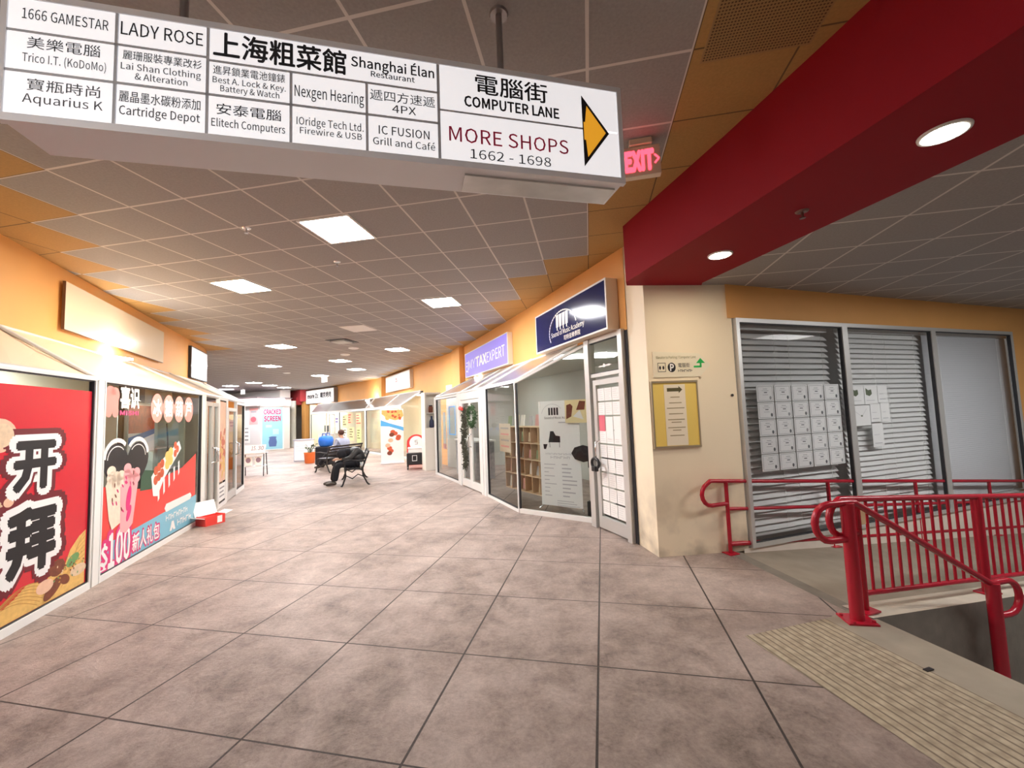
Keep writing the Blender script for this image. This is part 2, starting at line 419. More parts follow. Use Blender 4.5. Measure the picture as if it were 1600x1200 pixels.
def tag(o, label, cat, group=None):
    o['label'] = label; o['category'] = cat
    if group: o['group'] = group
    return o
def structure(o, label=None, cat=None):
    o['kind'] = 'structure'
    if label: o['label'] = label
    if cat: o['category'] = cat
    return o
def empty(name, loc=(0, 0, 0), rz=0.0, parent=None):
    o = bpy.data.objects.new(name, None); COL.objects.link(o); o.empty_display_size = .1
    o.location = loc; o.rotation_euler = (0, 0, rz)
    if parent is not None: o.parent = parent
    return o
def thing(name, label, cat, loc=(0, 0, 0), rz=0.0, group=None):
    return tag(empty(name, loc, rz), label, cat, group)
def at(o, loc, rz=0.0): o.location = loc; o.rotation_euler = (0, 0, rz); return o
def copy_tree(o, parent=None):
    c = o.copy(); COL.objects.link(c)
    if parent is not None: c.parent = parent
    for ch in list(o.children): copy_tree(ch, c)
    return c
class Fr:
    """vertical plane from p to q: local x along it, local y away from the walkway, z up"""
    def __init__(s, p, q, off=0.0):
        d = Vector((q[0] - p[0], q[1] - p[1])); s.L = d.length; d.normalize()
        s.u = d; s.n = Vector((d.y, -d.x)); s.rz = math.atan2(d.y, d.x)
        s.p = Vector((p[0], p[1])) + s.n * off
    def loc(s, x=0, y=0, z=0):
        q = s.p + s.u * x - s.n * y
        return (q.x, q.y, z)
    def thing(s, name, label, cat, group=None, x=0, y=0, z=0): return thing(name, label, cat, s.loc(x, y, z), s.rz, group)
    def empty(s, name): return empty(name, s.loc(), s.rz)

# ------------------------------------------------------------------ plan of the mall (metres, camera above the origin)
W0, W1, W2, W3, W4, W5 = (1.48, 5.13), (.37, 8.06), (-1.56, 12.73), (-6.57, 21.0), (-10.7, 25.13), (-13.57, 27.42)   # band wall, right side
B0, B1, B2, B3, B4 = (1.12, 6.2), (.07, 6.96), (-.593, 8.53), (-1.28, 9.96), (-2.21, 11.85)                            # near right bay
C0, C1, C2, C3, C4 = (-3.6, 16.1), (-4.65, 16.9), (-7.3, 20.3), (-10.9, 24.0), (-12.6, 25.6)                           # far right bay
K = [(-3.3, -3.0), (-4.3, 1.2), (-5.32, 4.17), (-5.75, 5.18), (-6.5, 6.87), (-8.4, 11.15)]                             # band wall, left side
F = [(-2.42, -2.32), (-4.18, 3.42), (-4.48, 4.40), (-5.42, 7.20), (-6.10, 8.72), (-6.95, 10.6)]                         # left shop fronts
UX = Vector((.948, .318))                                                                                              # along the ramp
w0 = Vector((2.65, 4.79))
def PT(q, z): return (q[0], q[1], z)

# ------------------------------------------------------------------ floor, ramp, stairs
fl = MB()
fl.add([(-32, -5, 0), (4.45, -5, 0), (2.69, 3.25, 0), (2.60, 3.38, 0), (2.39, 4.80, 0), (2.39, 42, 0), (-32, 42, 0)], [(0, 1, 2, 3, 4, 5, 6)])
structure(fl.build('floor', FLOOR))
tp = MB()
tp.add([(1.60, 3.06, .003), (2.325, 3.255, .003), (2.70, 1.55, .003), (4.05, -5, .003), (3.35, -5, .003), (2.02, 1.35, .003)], [(0, 5, 2, 1), (5, 4, 3, 2)])
structure(tp.build('tactile_paving', GROOVE), 'pale grooved warning strip on the floor before the stairs', 'tactile paving')
nz = MB()
nz.add([(2.325, 3.255, .002), (2.60, 3.38, .002), (2.69, 3.25, .002), (4.45, -5, .002), (4.05, -5, .002), (2.70, 1.55, .002)], [(0, 5, 2, 1), (5, 4, 3, 2)])
structure(nz.build('stair_landing_edge', CONC), 'plain concrete edge between the grooved strip and the stairs', 'floor')
SL = -.085
rp = MB()
a = Vector((2.39, 4.80)); b = Vector((2.60, 3.38))
ra, rb = a + UX * 9, b + UX * 9
rp.add([(a.x, a.y, 0), (b.x, b.y, 0), (rb.x, rb.y, SL * 9), (ra.x, ra.y, SL * 9)], [(0, 1, 2, 3)])
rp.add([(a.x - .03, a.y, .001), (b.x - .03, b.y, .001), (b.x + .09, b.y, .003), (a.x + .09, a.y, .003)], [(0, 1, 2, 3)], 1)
structure(rp.build('ramp', [CONC, DARKCONC]), 'smooth concrete wheelchair ramp sloping down along the blind-covered windows', 'ramp')
cb = MB()
q0 = Vector((2.66, 3.22)); cn = Vector((.318, -.948))
for t0, t1 in ((0, 9),):
    p = [q0 + UX * t0, q0 + UX * t1, q0 + UX * t1 - cn * .22, q0 + UX * t0 - cn * .22]
    zs = [SL * t0 + .012, SL * t1 + .012] * 1
    vs = [(p[0].x, p[0].y, -2.4), (p[1].x, p[1].y, -2.4), (p[2].x, p[2].y, -2.4), (p[3].x, p[3].y, -2.4),
          (p[0].x, p[0].y, zs[0]), (p[1].x, p[1].y, zs[1]), (p[2].x, p[2].y, zs[1]), (p[3].x, p[3].y, zs[0])]
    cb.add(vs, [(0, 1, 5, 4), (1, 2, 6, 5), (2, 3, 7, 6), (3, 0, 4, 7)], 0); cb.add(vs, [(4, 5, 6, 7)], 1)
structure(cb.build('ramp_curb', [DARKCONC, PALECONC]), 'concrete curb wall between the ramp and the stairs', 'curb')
st = MB()
sd = Vector((.977, .213)); sn = Vector((.213, -.977)); s0 = Vector((2.69, 3.25))
for i in range(12):
    t0, t1 = i * .3, (i + 1) * .3; zt = -(i + 1) * .165
    p = [s0 + sd * t0 - sn * .2, s0 + sd * t0 + sn * 8.5, s0 + sd * t1 + sn * 8.5, s0 + sd * t1 - sn * .2]
    st.add([(q.x, q.y, zt) for q in p] + [(p[0].x, p[0].y, zt + .165), (p[1].x, p[1].y, zt + .165)], [(0, 1, 2, 3), (4, 5, 1, 0)])
structure(st.build('stairs', M('stair_concrete', (.36, .30, .28), .8, noise=.25, nscale=7)), 'concrete stairs going down beside the curb wall', 'stairs')

# ------------------------------------------------------------------ ceilings, beam
def seg_dist(p, a, b):
    a = Vector(a); b = Vector(b); p = Vector(p); d = b - a
    t = max(0, min(1, (p - a).dot(d) / d.length_squared)); return (p - (a + d * t)).length
BL = [(1.326, 4.534), (1.50, 3.84), (1.71, 3.02), (1.871, 2.312), (2.02, 1.60), (2.18, .6), (2.42, -1.0), (2.75, -4)]
BR = [(2.245, 4.662), (2.43, 3.93), (2.62, 3.16), (2.867, 2.16), (3.05, 1.40), (3.30, .4), (3.62, -1.2), (4.0, -4)]
rightline = [(1.33, 4.62)] + BL[1:]
ce = MB()
ca, sa = math.cos(CG), math.sin(CG)
for i in range(-46, 16):
    for j in range(-14, 56):
        u0_, v0_ = -4.79 + i * .61, 3.03 + j * .61
        quad = []
        for du, dv in ((0, 0), (0, .61), (.61, .61), (.61, 0)):
            uu, vv = u0_ + du, v0_ + dv
            quad.append((uu * ca + vv * sa, -uu * sa + vv * ca))
        cx = sum(q[0] for q in quad) / 4; cy = sum(q[1] for q in quad) / 4
        if not (-24 < cx < 5 and -5 < cy < 34): continue
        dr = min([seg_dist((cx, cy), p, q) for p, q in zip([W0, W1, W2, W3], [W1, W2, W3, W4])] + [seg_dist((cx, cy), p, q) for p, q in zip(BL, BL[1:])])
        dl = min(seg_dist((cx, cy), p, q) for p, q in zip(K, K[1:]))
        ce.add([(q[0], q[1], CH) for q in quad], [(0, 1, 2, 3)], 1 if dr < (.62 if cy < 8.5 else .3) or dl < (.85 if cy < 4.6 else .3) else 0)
structure(ce.build('ceiling', [TILE, OCHRE]))
bmb = MB(); poly = [(1.37, 4.66)] + BL + BR[::-1] + [(2.28, 4.75)]
bmb.prism(poly, 3.08, CH + .02)
structure(bmb.build('trim_1', BEAMRED), 'long dark red ceiling beam running overhead from the cream pillar', 'beam')
lc = MB()
lp = BR + [(14, -4), (14, 9.5)] + [(w0.x + UX.x * 9, w0.y + UX.y * 9 + .3), (2.3, 4.9)]
lc.add([(q[0], q[1], 3.085) for q in lp], [tuple(range(len(lp)))])
structure(lc.build('ceiling.001', TILE), 'low tiled ceiling over the ramp to the right of the red beam', 'ceiling')

# ------------------------------------------------------------------ walls
def band(mb, pts, z0, z1, mi=0):
    for p, q in zip(pts, pts[1:]): mb.add([PT(p, z0), PT(q, z0), PT(q, z1), PT(p, z1)], [(0, 1, 2, 3)], mi)
wr = MB(); band(wr, [W0, W1, W2, W3, W4, W5, (-15.2, 29.0)], 2.66, CH)
# solid wall pieces below the band, between the bays
for p, q in ((W0, (1.41, 5.3)), ((-1.72, 13.0), (-3.45, 15.85))): band(wr, [p, q], 0, 2.66, 1 if p == W0 else 0)
def pilaster(mb, fr, x0, x1, d, z0, z1):
    q = [fr.loc(x0, 0), fr.loc(x0, -d), fr.loc(x1, -d), fr.loc(x1, 0)]; mb.prism([(a[0], a[1]) for a in q], z0, z1)
FR0, FR1, FR2, FR3, FR4 = Fr(W1, W0), Fr(W2, W1), Fr(W3, W2), Fr(W4, W3), Fr(W5, W4)
pilaster(wr, FR1, -.62, .36, .16, 2.55, CH); pilaster(wr, FR2, -.9, .25, .2, 2.6, CH); pilaster(wr, FR4, -.5, -.05, .3, 0, CH)
structure(wr.build('wall_right', [ORANGE, DARKFRAME]))
wl = MB(); band(wl, K, 2.74, CH); band(wl, [K[-1], (-8.9, 11.9)], 0, CH); band(wl, [(-6.95, 10.6), (-7.6, 11.6), (-8.9, 11.9)], 0, 2.3)
structure(wl.build('wall_left', ORANGE))
pl = MB(); pl.prism([(1.562, 4.677), (2.62, 4.787), (2.62, 5.3), (1.474, 5.22)], 0, CH)
structure(pl.build('pillar', CREAM), 'cream concrete pillar with a scuffed base under the red beam end', 'pillar')
ww = MB()
FW = Fr(w0, w0 + UX * 6)
def wq(x, y, z): return FW.loc(x, y, z)
ww.add([wq(-.1, 0, 2.68), wq(9, 0, 2.68), wq(9, 0, 3.1), wq(-.1, 0, 3.1)], [(0, 1, 2, 3)])
ww.add([wq(5.80, 0, -.6), wq(9, 0, -.9), wq(9, 0, 2.68), wq(5.80, 0, 2.68)], [(0, 1, 2, 3)])
ww.add([wq(-.1, 0, -.9), wq(9, 0, -.9), wq(9, 0, .03), wq(-.1, 0, .03)], [(0, 1, 2, 3)], 1)
structure(ww.build('wall_front', [ORANGE, M('pale_plinth', (.74, .66, .58), .7, noise=.15, nscale=4)]), 'orange wall around the three tall blind-covered windows beside the ramp', 'wall')
# shop interiors: walls behind the glass
ib = MB()
band(ib, [(2.6, 5.3), (3.0, 7.0), (1.6, 10.2), (.0, 13.4), (-2.2, 13.6), (-1.75, 13.0)], 0, 2.66, 0)
ib.add([(2.6, 5.3, 2.655), (3.0, 7.0, 2.655), (1.6, 10.2, 2.655), (0, 13.4, 2.655), (-1.75, 13.0, 2.655), PT(W1, 2.655), PT(W0, 2.655)], [(0, 1, 2, 3, 4, 5, 6)])
structure(ib.build('wall_back', WHITEW), 'pale inside walls of the music academy and tax office', 'wall')
il = MB()
band(il, [(-5.3, -1.5), (-7.2, 4.6), (-8.2, 7.6), (-9.4, 11.3)], 0, 2.76, 0)

il.prism([(-5.62, 5.90), (-5.66, 6.30), (-5.72, 6.30), (-5.68, 5.90)], 0, 2.3, 1)
il.add([(-5.3, -1.5, 2.75), (-7.2, 4.6, 2.75), (-8.2, 7.6, 2.75), (-9.4, 11.3, 2.75), PT(K[5], 2.75), PT(K[4], 2.75), PT(K[3], 2.75), PT(K[2], 2.75), PT(K[1], 2.75)], [tuple(range(9))])
structure(il.build('wall_back.001', [M('dim_shop_wall', (.62, .60, .50), .7), M('charcoal_partition', (.10, .095, .09), .7)]), 'inside walls of the snack shop on the left', 'wall')
iw = MB(); iw.add([wq(-.1, .45, -.2), wq(6.2, .45, -.2), wq(6.2, .45, 2.9), wq(-.1, .45, 2.9)], [(0, 1, 2, 3)])
structure(iw.build('wall_back.002', M('office_backing', (.62, .62, .62), .8)), 'pale surface behind the window blinds', 'wall')
fb = MB()
band(fb, [(-24, 34), (4, 34)], 0, CH)
band(fb, [(-8.9, 11.9), (-24, 18.5)], 0, CH); band(fb, [(-24, 18.5), (-24, 34)], 0, CH)
structure(fb.build('wall_far', M('far_wall_paint', (.80, .74, .66), .6)))
bh = MB(); bh.prism([(-15.1, 26.6), (-14.7, 27.1), (-24, 31.0), (-24, 30.2)], 3.22, CH)
structure(bh.build('trim_2', M('white_bulkhead', (.92, .88, .84), .6)), 'white ceiling bulkhead at the far end of the walkway', 'bulkhead')
rb2 = MB(); rb2.prism([(-13.6, 27.4), (-15.3, 28.8), (-15.5, 28.4), (-14.0, 27.0)], 2.95, CH - .01); rb2.prism([(-14.1, 27.7), (-17.6, 30.5), (-17.8, 30.2), (-14.4, 27.3)], 2.75, 3.25)
structure(rb2.build('trim_3', M('far_red_paint', (.52, .05, .06), .5)), 'red ceiling beam at the far end beside the last sign', 'beam')
cp = MB(); cp.cyl((-14.45, 26.95, 0), (-14.45, 26.95, 3.0), .19, seg=20)
structure(cp.build('trim_4', WHITEW), 'round white column beside the light blue poster at the far end', 'column')

# ------------------------------------------------------------------ shop front glazing
def frame_rect(mb, x0, x1, z0, z1, w, y0=-.03, y1=.03, mi=0, bottom=None):
    mb.box(x0, x0 + w, y0, y1, z0, z1, mi); mb.box(x1 - w, x1, y0, y1, z0, z1, mi)
    mb.box(x0 + w, x1 - w, y0, y1, z1 - w, z1, mi); mb.box(x0 + w, x1 - w, y0, y1, z0, z0 + (bottom or w), mi)
wn = [0]
def window(fr, label, x0, x1, z0=0.0, z1=2.18, w=.05, bottom=.1, frame=WHITEFRAME, glass=SHOPGLASS, gasket=True):
    wn[0] += 1
    o = structure(fr.empty('window_%d' % wn[0]), label, 'window')
    m_ = MB(); frame_rect(m_, x0, x1, z0, z1, w, bottom=bottom); m_.build('frame', frame, o)
    if gasket:
        g = MB(); frame_rect(g, x0 + w, x1 - w, z0 + bottom, z1 - w, .012, -.02, .02); g.build('gasket', DARKFRAME, o)
    MB().add([(x0 + w, 0, z0 + bottom), (x1 - w, 0, z0 + bottom), (x1 - w, 0, z1 - w), (x0 + w, 0, z1 - w)], [(0, 1, 2, 3)]).build('pane', glass, o)
    return o
dn = [0]
def door(fr, label, leaves, z1=2.1, frame=ALU, header=None, hdir=1):
    """leaves: list of (x0, x1, handle x or None)"""
    dn[0] += 1
    o = structure(fr.empty('door_%d' % dn[0]), label, 'door')
    for x0, x1, hx in leaves:
        l = MB(); frame_rect(l, x0, x1, .02, z1, .075, -.025, .025, bottom=.16); lf = l.build('leaf', frame, o)
        MB().add([(x0 + .075, 0, .18), (x1 - .075, 0, .18), (x1 - .075, 0, z1 - .075), (x0 + .075, 0, z1 - .075)], [(0, 1, 2, 3)]).build('pane', SHOPGLASS, lf)
        if hx is not None:
            h = MB(); h.tube([(hx, -.03, 1.22), (hx, -.10, 1.20), (hx, -.10, .96), (hx, -.03, .94)], .013); h.build('pull_handle', CHROME, lf)
    return o
def sloped_roof(name, lab, outer, inner, zo, zi, glass, bars):
    m_ = MB()
    for (p, q), (a_, b_) in zip(zip(outer, outer[1:]), zip(inner, inner[1:])):
        m_.add([PT(p, zo), PT(q, zo), PT(b_, zi), PT(a_, zi)], [(0, 1, 2, 3)])
    o = structure(m_.build(name, glass), lab, 'glass roof')
    bm_ = MB()
    for a_, b_ in bars: bm_.tube([PT(a_, zo + .012), PT(b_, zi + .012)], .022, 0, 4)
    for p, q in zip(outer, outer[1:]): bm_.tube([PT(p, zo), PT(q, zo)], .035, 0, 4)
    for p, q in zip(inner, inner[1:]): bm_.tube([PT(p, zi), PT(q, zi)], .02, 0, 4)
    bm_.build('glazing_bar', WHITEFRAME, o)
    return o
def lerp(p, q, t): return (p[0] + (q[0] - p[0]) * t, p[1] + (q[1] - p[1]) * t)

L0, L1, L2, L3, L4 = [Fr(F[i], F[i + 1]) for i in range(5)]
window(L0, 'left shop window pane nearest the camera, before the red noodle poster', 0.5, L0.L - 1.72, gasket=False, w=.03)
window(L1, 'shop window pane carrying the red noodle poster at the left edge', -1.70, .985, w=.02, bottom=.075)
window(L2, 'wide left shop window with ice cream and fruit skewer decals', .10, 2.82, w=.02, bottom=.07)
door(L3, 'glass double door of the left snack shop behind the cardboard carton', [(.06, .50, .44), (.51, .93, .57)], 2.06, frame=M('grey_door_metal', (.50, .49, .46), .4, metal=.3))
window(L3, 'narrow left shop window with the orange food poster', .97, 1.63, bottom=.08)
door(L4, 'glass door at the far end of the left shop row', [(.10, .98, .86)], 2.0)
window(L4, 'slim end pane at the corner of the left shop row', 1.0, 2.04, z1=2.15)
pm = MB()
for fr, x, w in ((L2, .060, .13), (L2, 2.86, .1), (L3, -.02, .09), (L3, .955, .05), (L4, .04, .09), (L4, 2.03, .08)):
    c = fr.loc(x, 0, 0); pm.obox((c[0], c[1], 1.09), (w, .05, 2.18), (0, 0, fr.rz))
structure(pm.build('trim_5', WHITEFRAME), 'white posts of the left shop fronts', 'post')
sloped_roof('sloped_glazing', 'sloped glass roof over the left shop fronts, wall reflection painted in peach', F, [(-4.35, 1.5 - 2.6), (-5.30, 4.12), (-5.66, 4.98), (-6.56, 7.02), (-7.3, 8.68), (-8.3, 10.95)], 2.18, 2.76, PEACHREFLECT,
            [(F[2], (-5.30, 4.12)), (F[3], (-6.56, 7.02)), (F[4], (-7.3, 8.68)), (F[5], (-8.3, 10.95))])

FB0, FB1, FB2, FB3 = Fr(B1, B0), Fr(B2, B1), Fr(B3, B2), Fr(B4, B3)
window(FB1, 'front window of the music academy with the cubby shelf behind it', .13, FB1.L - .01, z1=2.2, w=.03, bottom=.05)
window(FB3, 'tall window left of the wreath door with a blue edged notice', .02, FB3.L - .12, z1=2.16, w=.04, bottom=.06)
door(FB2, 'double glass door of the tax office hung with a wreath', [(.13, .74, None), (.75, 1.37, .82)], 2.0, frame=WHITEFRAME)
pm = MB()
for fr, x, w in ((FB1, .05, .11), (FB2, 1.48, .11), (FB2, .06, .1), (FB3, 2.04, .1), (FB3, 0, .06)):
    c = fr.loc(x, 0, 0); pm.obox((c[0], c[1], 1.09), (w, .1, 2.18), (0, 0, fr.rz))
c = Fr(B3, B2).loc(.75, 0); pm.obox((c[0], c[1], 2.09), (1.5, .07, .16), (0, 0, FB2.rz))
structure(pm.build('trim_6', WHITEFRAME), 'white posts and door header of the tax office front', 'post')
# slanted return pane beside the academy door
wn[0] += 1
o = structure(FB0.empty('window_%d' % wn[0]), 'slanted side window of the music academy with the tall white banner', 'window')
m_ = MB(); L = FB0.L
m_.ext([(0, .0), (L, .0), (L, .07), (0, .07)], -.03, .03); m_.ext([(0, 2.16), (L, 2.62), (L, 2.66), (0, 2.20)], -.03, .03)
m_.build('frame', WHITEFRAME, o)
m_ = MB(); m_.ext([(-.012, .0), (.012, .0), (.012, 2.2), (-.012, 2.2)], -.015, .015); m_.build('gasket', DARKFRAME, o)
MB().add([(0, 0, .07), (L, 0, .07), (L, 0, 2.62), (0, 0, 2.16)], [(0, 1, 2, 3)]).build('pane', SHOPGLASS, o)
inn = [lerp(W0, W1, .36), lerp(W0, W1, .95), lerp(W1, W2, .30), lerp(W1, W2, .75)]
sloped_roof('sloped_glazing.001', 'grey sloped glass roof over the tax office and academy bay', [B1, B2, B3, B4], [lerp(W0, W1, .46), lerp(W0, W1, .97), lerp(W1, W2, .33), lerp(W1, W2, .77)], 2.2, 2.68, ROOFGLASS,
            [(B1, lerp(W0, W1, .40)), (B2, lerp(W0, W1, .97)), (B3, lerp(W1, W2, .33)), (lerp(B2, B3, .5), lerp(W1, W2, .16)), (B4, lerp(W1, W2, .77))])
# academy door and transom in the band wall line
door(FR0, 'academy door papered over with white sheets and grey pull handle', [(2.30, 3.0, 2.42)], 2.08)
window(FR0, 'transom pane above the papered academy door', 2.16, 3.04, z0=2.12, z1=2.68, w=.06, bottom=.05, frame=ALU)
pm = MB()
for x, w in ((2.2, .12), (3.03, .09)):
    c = FR0.loc(x, 0); pm.obox((c[0], c[1], 1.34), (w, .11, 2.68), (0, 0, FR0.rz))
structure(pm.build('trim_7', ALU), 'aluminium jambs of the papered academy door', 'door frame')

# blind-covered windows by the ramp
for i, (x0, x1) in enumerate(((0.0, 1.845), (1.845, 3.725), (3.725, 5.80))):
    window(FW, ['first tall window from the cream pillar, with certificates inside', 'middle tall window with a cluster of papers', 'third tall window from the pillar, screened by a fine pale blind'][i],
           x0, x1, z0=.03, z1=2.68, w=.05, bottom=.05, frame=ALU, glass=glass_mat('office_glass', (.95, .96, .97), .14))

# far right bay
FC0, FC1, FC2, FC3 = Fr(C1, C0), Fr(C2, C1), Fr(C3, C2), Fr(C4, C3)
wn[0] += 1
o = structure(FC0.empty('window_%d' % wn[0]), 'slanted side window of the far bay with an orange interior', 'window')
m_ = MB(); L = FC0.L
m_.ext([(0, 0), (L, 0), (L, .07), (0, .07)], -.03, .03); m_.ext([(0, 2.1), (L, 2.60), (L, 2.66), (0, 2.16)], -.03, .03)
m_.ext([(0, 0), (.06, 0), (.06, 2.15), (0, 2.1)], -.03, .03); m_.build('frame', WHITEFRAME, o)
MB().add([(0, 0, .07), (L, 0, .07), (L, 0, 2.6), (0, 0, 2.1)], [(0, 1, 2, 3)]).build('pane', SHOPGLASS, o)
window(FC1, 'front window of the far bay behind the food banner', 2.2, FC1.L, z1=2.1)
window(FC1, 'dark shop window beside the yellow notices', .1, 2.2, z1=2.1)
window(FC2, 'bright shop window covered in pale yellow notices', 1.9, FC2.L, z1=2.1)
door(FC2, 'far glass shop door with a pale notice', [(.4, 1.3, 1.2)], 2.0)
window(FC3, 'last glass shop window before the white round column', 0.0, FC3.L, z1=2.1)
sloped_roof('sloped_glazing.002', 'pale sloped glass roof over the far right shops', [C1, C2, C3, C4], [C0, (-7.0, 20.9), (-10.6, 24.6), (-12.4, 26.1)], 2.14, 2.68, ROOFGLASS,
            [(C1, C0), (C2, (-7.0, 20.9)), (lerp(C1, C2, .4), lerp(C0, (-7.0, 20.9), .4)), (C3, (-10.6, 24.6))])
ic = MB(); band(ic, [(-2.6, 16.4), (-4.4, 19.2), (-8.4, 23.6), (-11.6, 26.9), (-13.3, 26.9)], 0, 2.7)
structure(ic.build('wall_back.003', M('warm_shop_wall', (.88, .78, .56), .7)), 'warm inside walls of the far right shops', 'wall')

# ------------------------------------------------------------------ ceiling fittings
def troffer(x, y, warm, label, s=.59, rz=-CG):
    t = thing('ceiling_lamp', label, 'ceiling light', (x, y, CH), rz, 'square lamps in the walkway ceiling')
    h = s / 2
    m_ = MB()
    m_.box(-h, h, -h, -h + .025, -.012, 0); m_.box(-h, h, h - .025, h, -.012, 0); m_.box(-h, -h + .025, -h + .025, h - .025, -.012, 0); m_.box(h - .025, h, -h + .025, h - .025, -.012, 0)
    m_.build('frame', WHITEFRAME, t)
    MB().box(-h + .025, h - .025, -h + .025, h - .025, -.008, -.002).build('diffuser', WARMDIFF if warm else DIFFUSER, t)
    return t
lamps = [(-2.3, -1.5, 0, 'unseen square ceiling lamp added behind the camera to light the directory sign'),  # unseen lamp added to light the front of the directory sign
         (-1.84, 4.36, 0, 'large square ceiling lamp just behind the hanging directory sign'),
         (-4.05, 6.10, 1, 'warm square ceiling lamp nearest the blank cream panel'),
         (-1.23, 7.38, 0, 'square ceiling lamp in front of the navy music academy sign'),
         (-6.33, 11.2, 0, 'square ceiling lamp above the end of the left shop row'),
         (-3.46, 12.42, 0, 'square ceiling lamp in front of the violet tax sign'),
         (-6.05, 14.4, 0, 'square ceiling lamp above the benches'),
         (-6.48, 17.04, 0, 'square ceiling lamp nearest the plain white shop sign'),
         (-8.95, 15.1, 0, 'square ceiling lamp behind the left shop row, nearer the benches'),
         (-8.92, 18.99, 0, 'square ceiling lamp with the far white hanging box below it'),
         (-13.4, 21.2, 0, 'square ceiling lamp left of the last three far lamps'),
         (-13.65, 23.0, 0, 'middle one of the far lamps above the white kiosk'),
         (-13.9, 24.9, 0, 'farthest square ceiling lamp before the bulkhead'),
         (-15.5, 22.5, 0, 'far lamp at the left above the kiosk roof'),
         (-17.2, 24.6, 0, 'farthest left lamp, added to brighten the bulkhead')]  # extra lamp added only to brighten the bulkhead
for x, y, wm, lb in lamps: troffer(x, y, wm, lb)
t = thing('ceiling_panel', 'plain white square panel set in the middle of the ceiling', 'ceiling panel', (-3.48, 9.30, CH), -CG)
MB().box(-.3, .3, -.3, .3, -.012, 0).build('panel', M('white_ceiling_panel', (.8, .76, .72), .6), t)
t = thing('ceiling_vent', 'dark edged square air vent behind the white ceiling panel', 'vent', (-4.46, 10.75, CH), -CG)
m_ = MB(); m_.box(-.3, .3, -.3, .3, -.01, 0); m_.build('backing', DARKFRAME, t)
m_ = MB(); m_.box(-.2, .2, -.22, .16, -.05, -.012); m_.build('plate', WHITEW, t)
for x, y, lb in ((-4.6, 11.9, 'small round ceiling disc behind the air vent'), (-5.3, 13.0, 'second small round ceiling disc, farther along'), (-9.6, 17.4, 'small round ceiling disc above the far walkway')):
    t = thing('ceiling_disc', lb, 'speaker', (x, y, CH), 0, 'round ceiling discs'); m_ = MB(); m_.lathe((0, 0, -.03), [(.10, 0), (.14, .012), (.15, .03)]); m_.build('grille', WHITEFRAME, t)
def sprinkler(x, y, z, lb, mt=CHROME):
    t = thing('sprinkler_head', lb, 'sprinkler', (x, y, z), 0, 'ceiling sprinklers')
    m_ = MB(); m_.lathe((0, 0, -.012), [(.028, 0), (.042, .006), (.045, .012)]); m_.build('escutcheon', mt, t)
    m_ = MB(); m_.cyl((0, 0, -.05), (0, 0, -.012), .009, seg=8); m_.lathe((0, 0, -.056), [(.02, 0), (.02, .006)], seg=10); m_.build('nozzle', mt, t)
sprinkler(-2.25, 5.28, CH, 'small chrome sprinkler below the large lamp behind the directory sign')
sprinkler(-2.78, 4.25, CH, 'small sprinkler left of the large lamp near the sign underside')
sprinkler(2.214, 2.971, 3.08, 'small sprinkler in the underside of the red beam', M('dark_bronze', (.22, .12, .10), .35, metal=.6))
for x, y, lb in ((2.016, 3.795, 'round downlight in the red beam nearest the cream pillar'), (2.383, 2.119, 'large bright round downlight in the red beam nearest the camera')):
    t = thing('downlight', lb, 'downlight', (x, y, 3.08), 0, 'round downlights in the red beam')
    m_ = MB(); m_.lathe((0, 0, -.012), [(.092, .010), (.092, 0), (.108, .003), (.11, .012)], seg=32, cap=False); m_.build('trim_ring', WHITEFRAME, t)
    m_ = MB(); m_.lathe((0, 0, -.006), [(.091, 0), (.091, .002)], seg=32); m_.build('diffuser', SPOTDIFF if x < 2.2 else SPOTDIM, t)
# perforated vent strip along the beam
t = thing('perforated_ceiling_grille', 'brown perforated grille in the ceiling beside the red beam', 'grille', (1.42, 2.0, CH), -CG)
m_ = MB(); m_.box(-.27, .33, -.3, .3, -.008, 0, 0)
for i in range(34):
    for j in range(30):
        gx, gy = -.26 + i * .0172, -.285 + j * .0193
        m_.add([(gx, gy, -.0085), (gx + .010, gy, -.0085), (gx + .010, gy + .010, -.0085), (gx, gy + .010, -.0085)], [(0, 1, 2, 3)], 1)
m_.build('plate', [M('brown_grille', (.34, .20, .07), .6), M('grille_holes', (.10, .055, .02), .8)], t)
for x, y, lb in ((5.3, 2.9, 'strip lamp in the low ceiling over the ramp, mirrored in the first window'), (7.6, 3.6, 'strip lamp in the low ceiling over the ramp, farther right')):
    t = thing('ceiling_lamp', lb, 'ceiling light', (x, y, 3.083), R(18.5), 'strip lamps over the ramp')
    m_ = MB(); m_.box(-.62, .62, -.31, -.28, -.014, 0); m_.box(-.62, .62, .28, .31, -.014, 0); m_.box(-.62, -.59, -.28, .28, -.014, 0); m_.box(.59, .62, -.28, .28, -.014, 0); m_.build('frame', WHITEFRAME, t)
    MB().box(-.59, .59, -.28, .28, -.010, -.003).build('diffuser', RAMPDIFF, t)
# hidden-in-shop lamps
def shop_lamp(x, y, z, lb, mt=None):
    t = thing('shop_ceiling_lamp', lb, 'ceiling light', (x, y, z)); MB().box(-.6, .6, -.15, .15, -.03, 0).build('tube_light', mt or SHOPDIFF, t)
shop_lamp(1.3, 7.4, 2.65, 'strip lamp inside the music academy behind its window', DIMSHOP)
shop_lamp(-.4, 11.0, 2.65, 'strip lamp inside the tax office behind the wreath door', DIMSHOP)
shop_lamp(-6.6, 6.3, 2.74, 'strip lamp inside the left snack shop')
shop_lamp(-7.0, 21.3, 2.6, 'strip lamp inside the far yellow notice shop')
shop_lamp(-11.4, 25.9, 2.6, 'strip lamp inside the last far glass shop front')
shop_lamp(-3.9, 17.6, 2.6, 'strip lamp inside the far orange bay')

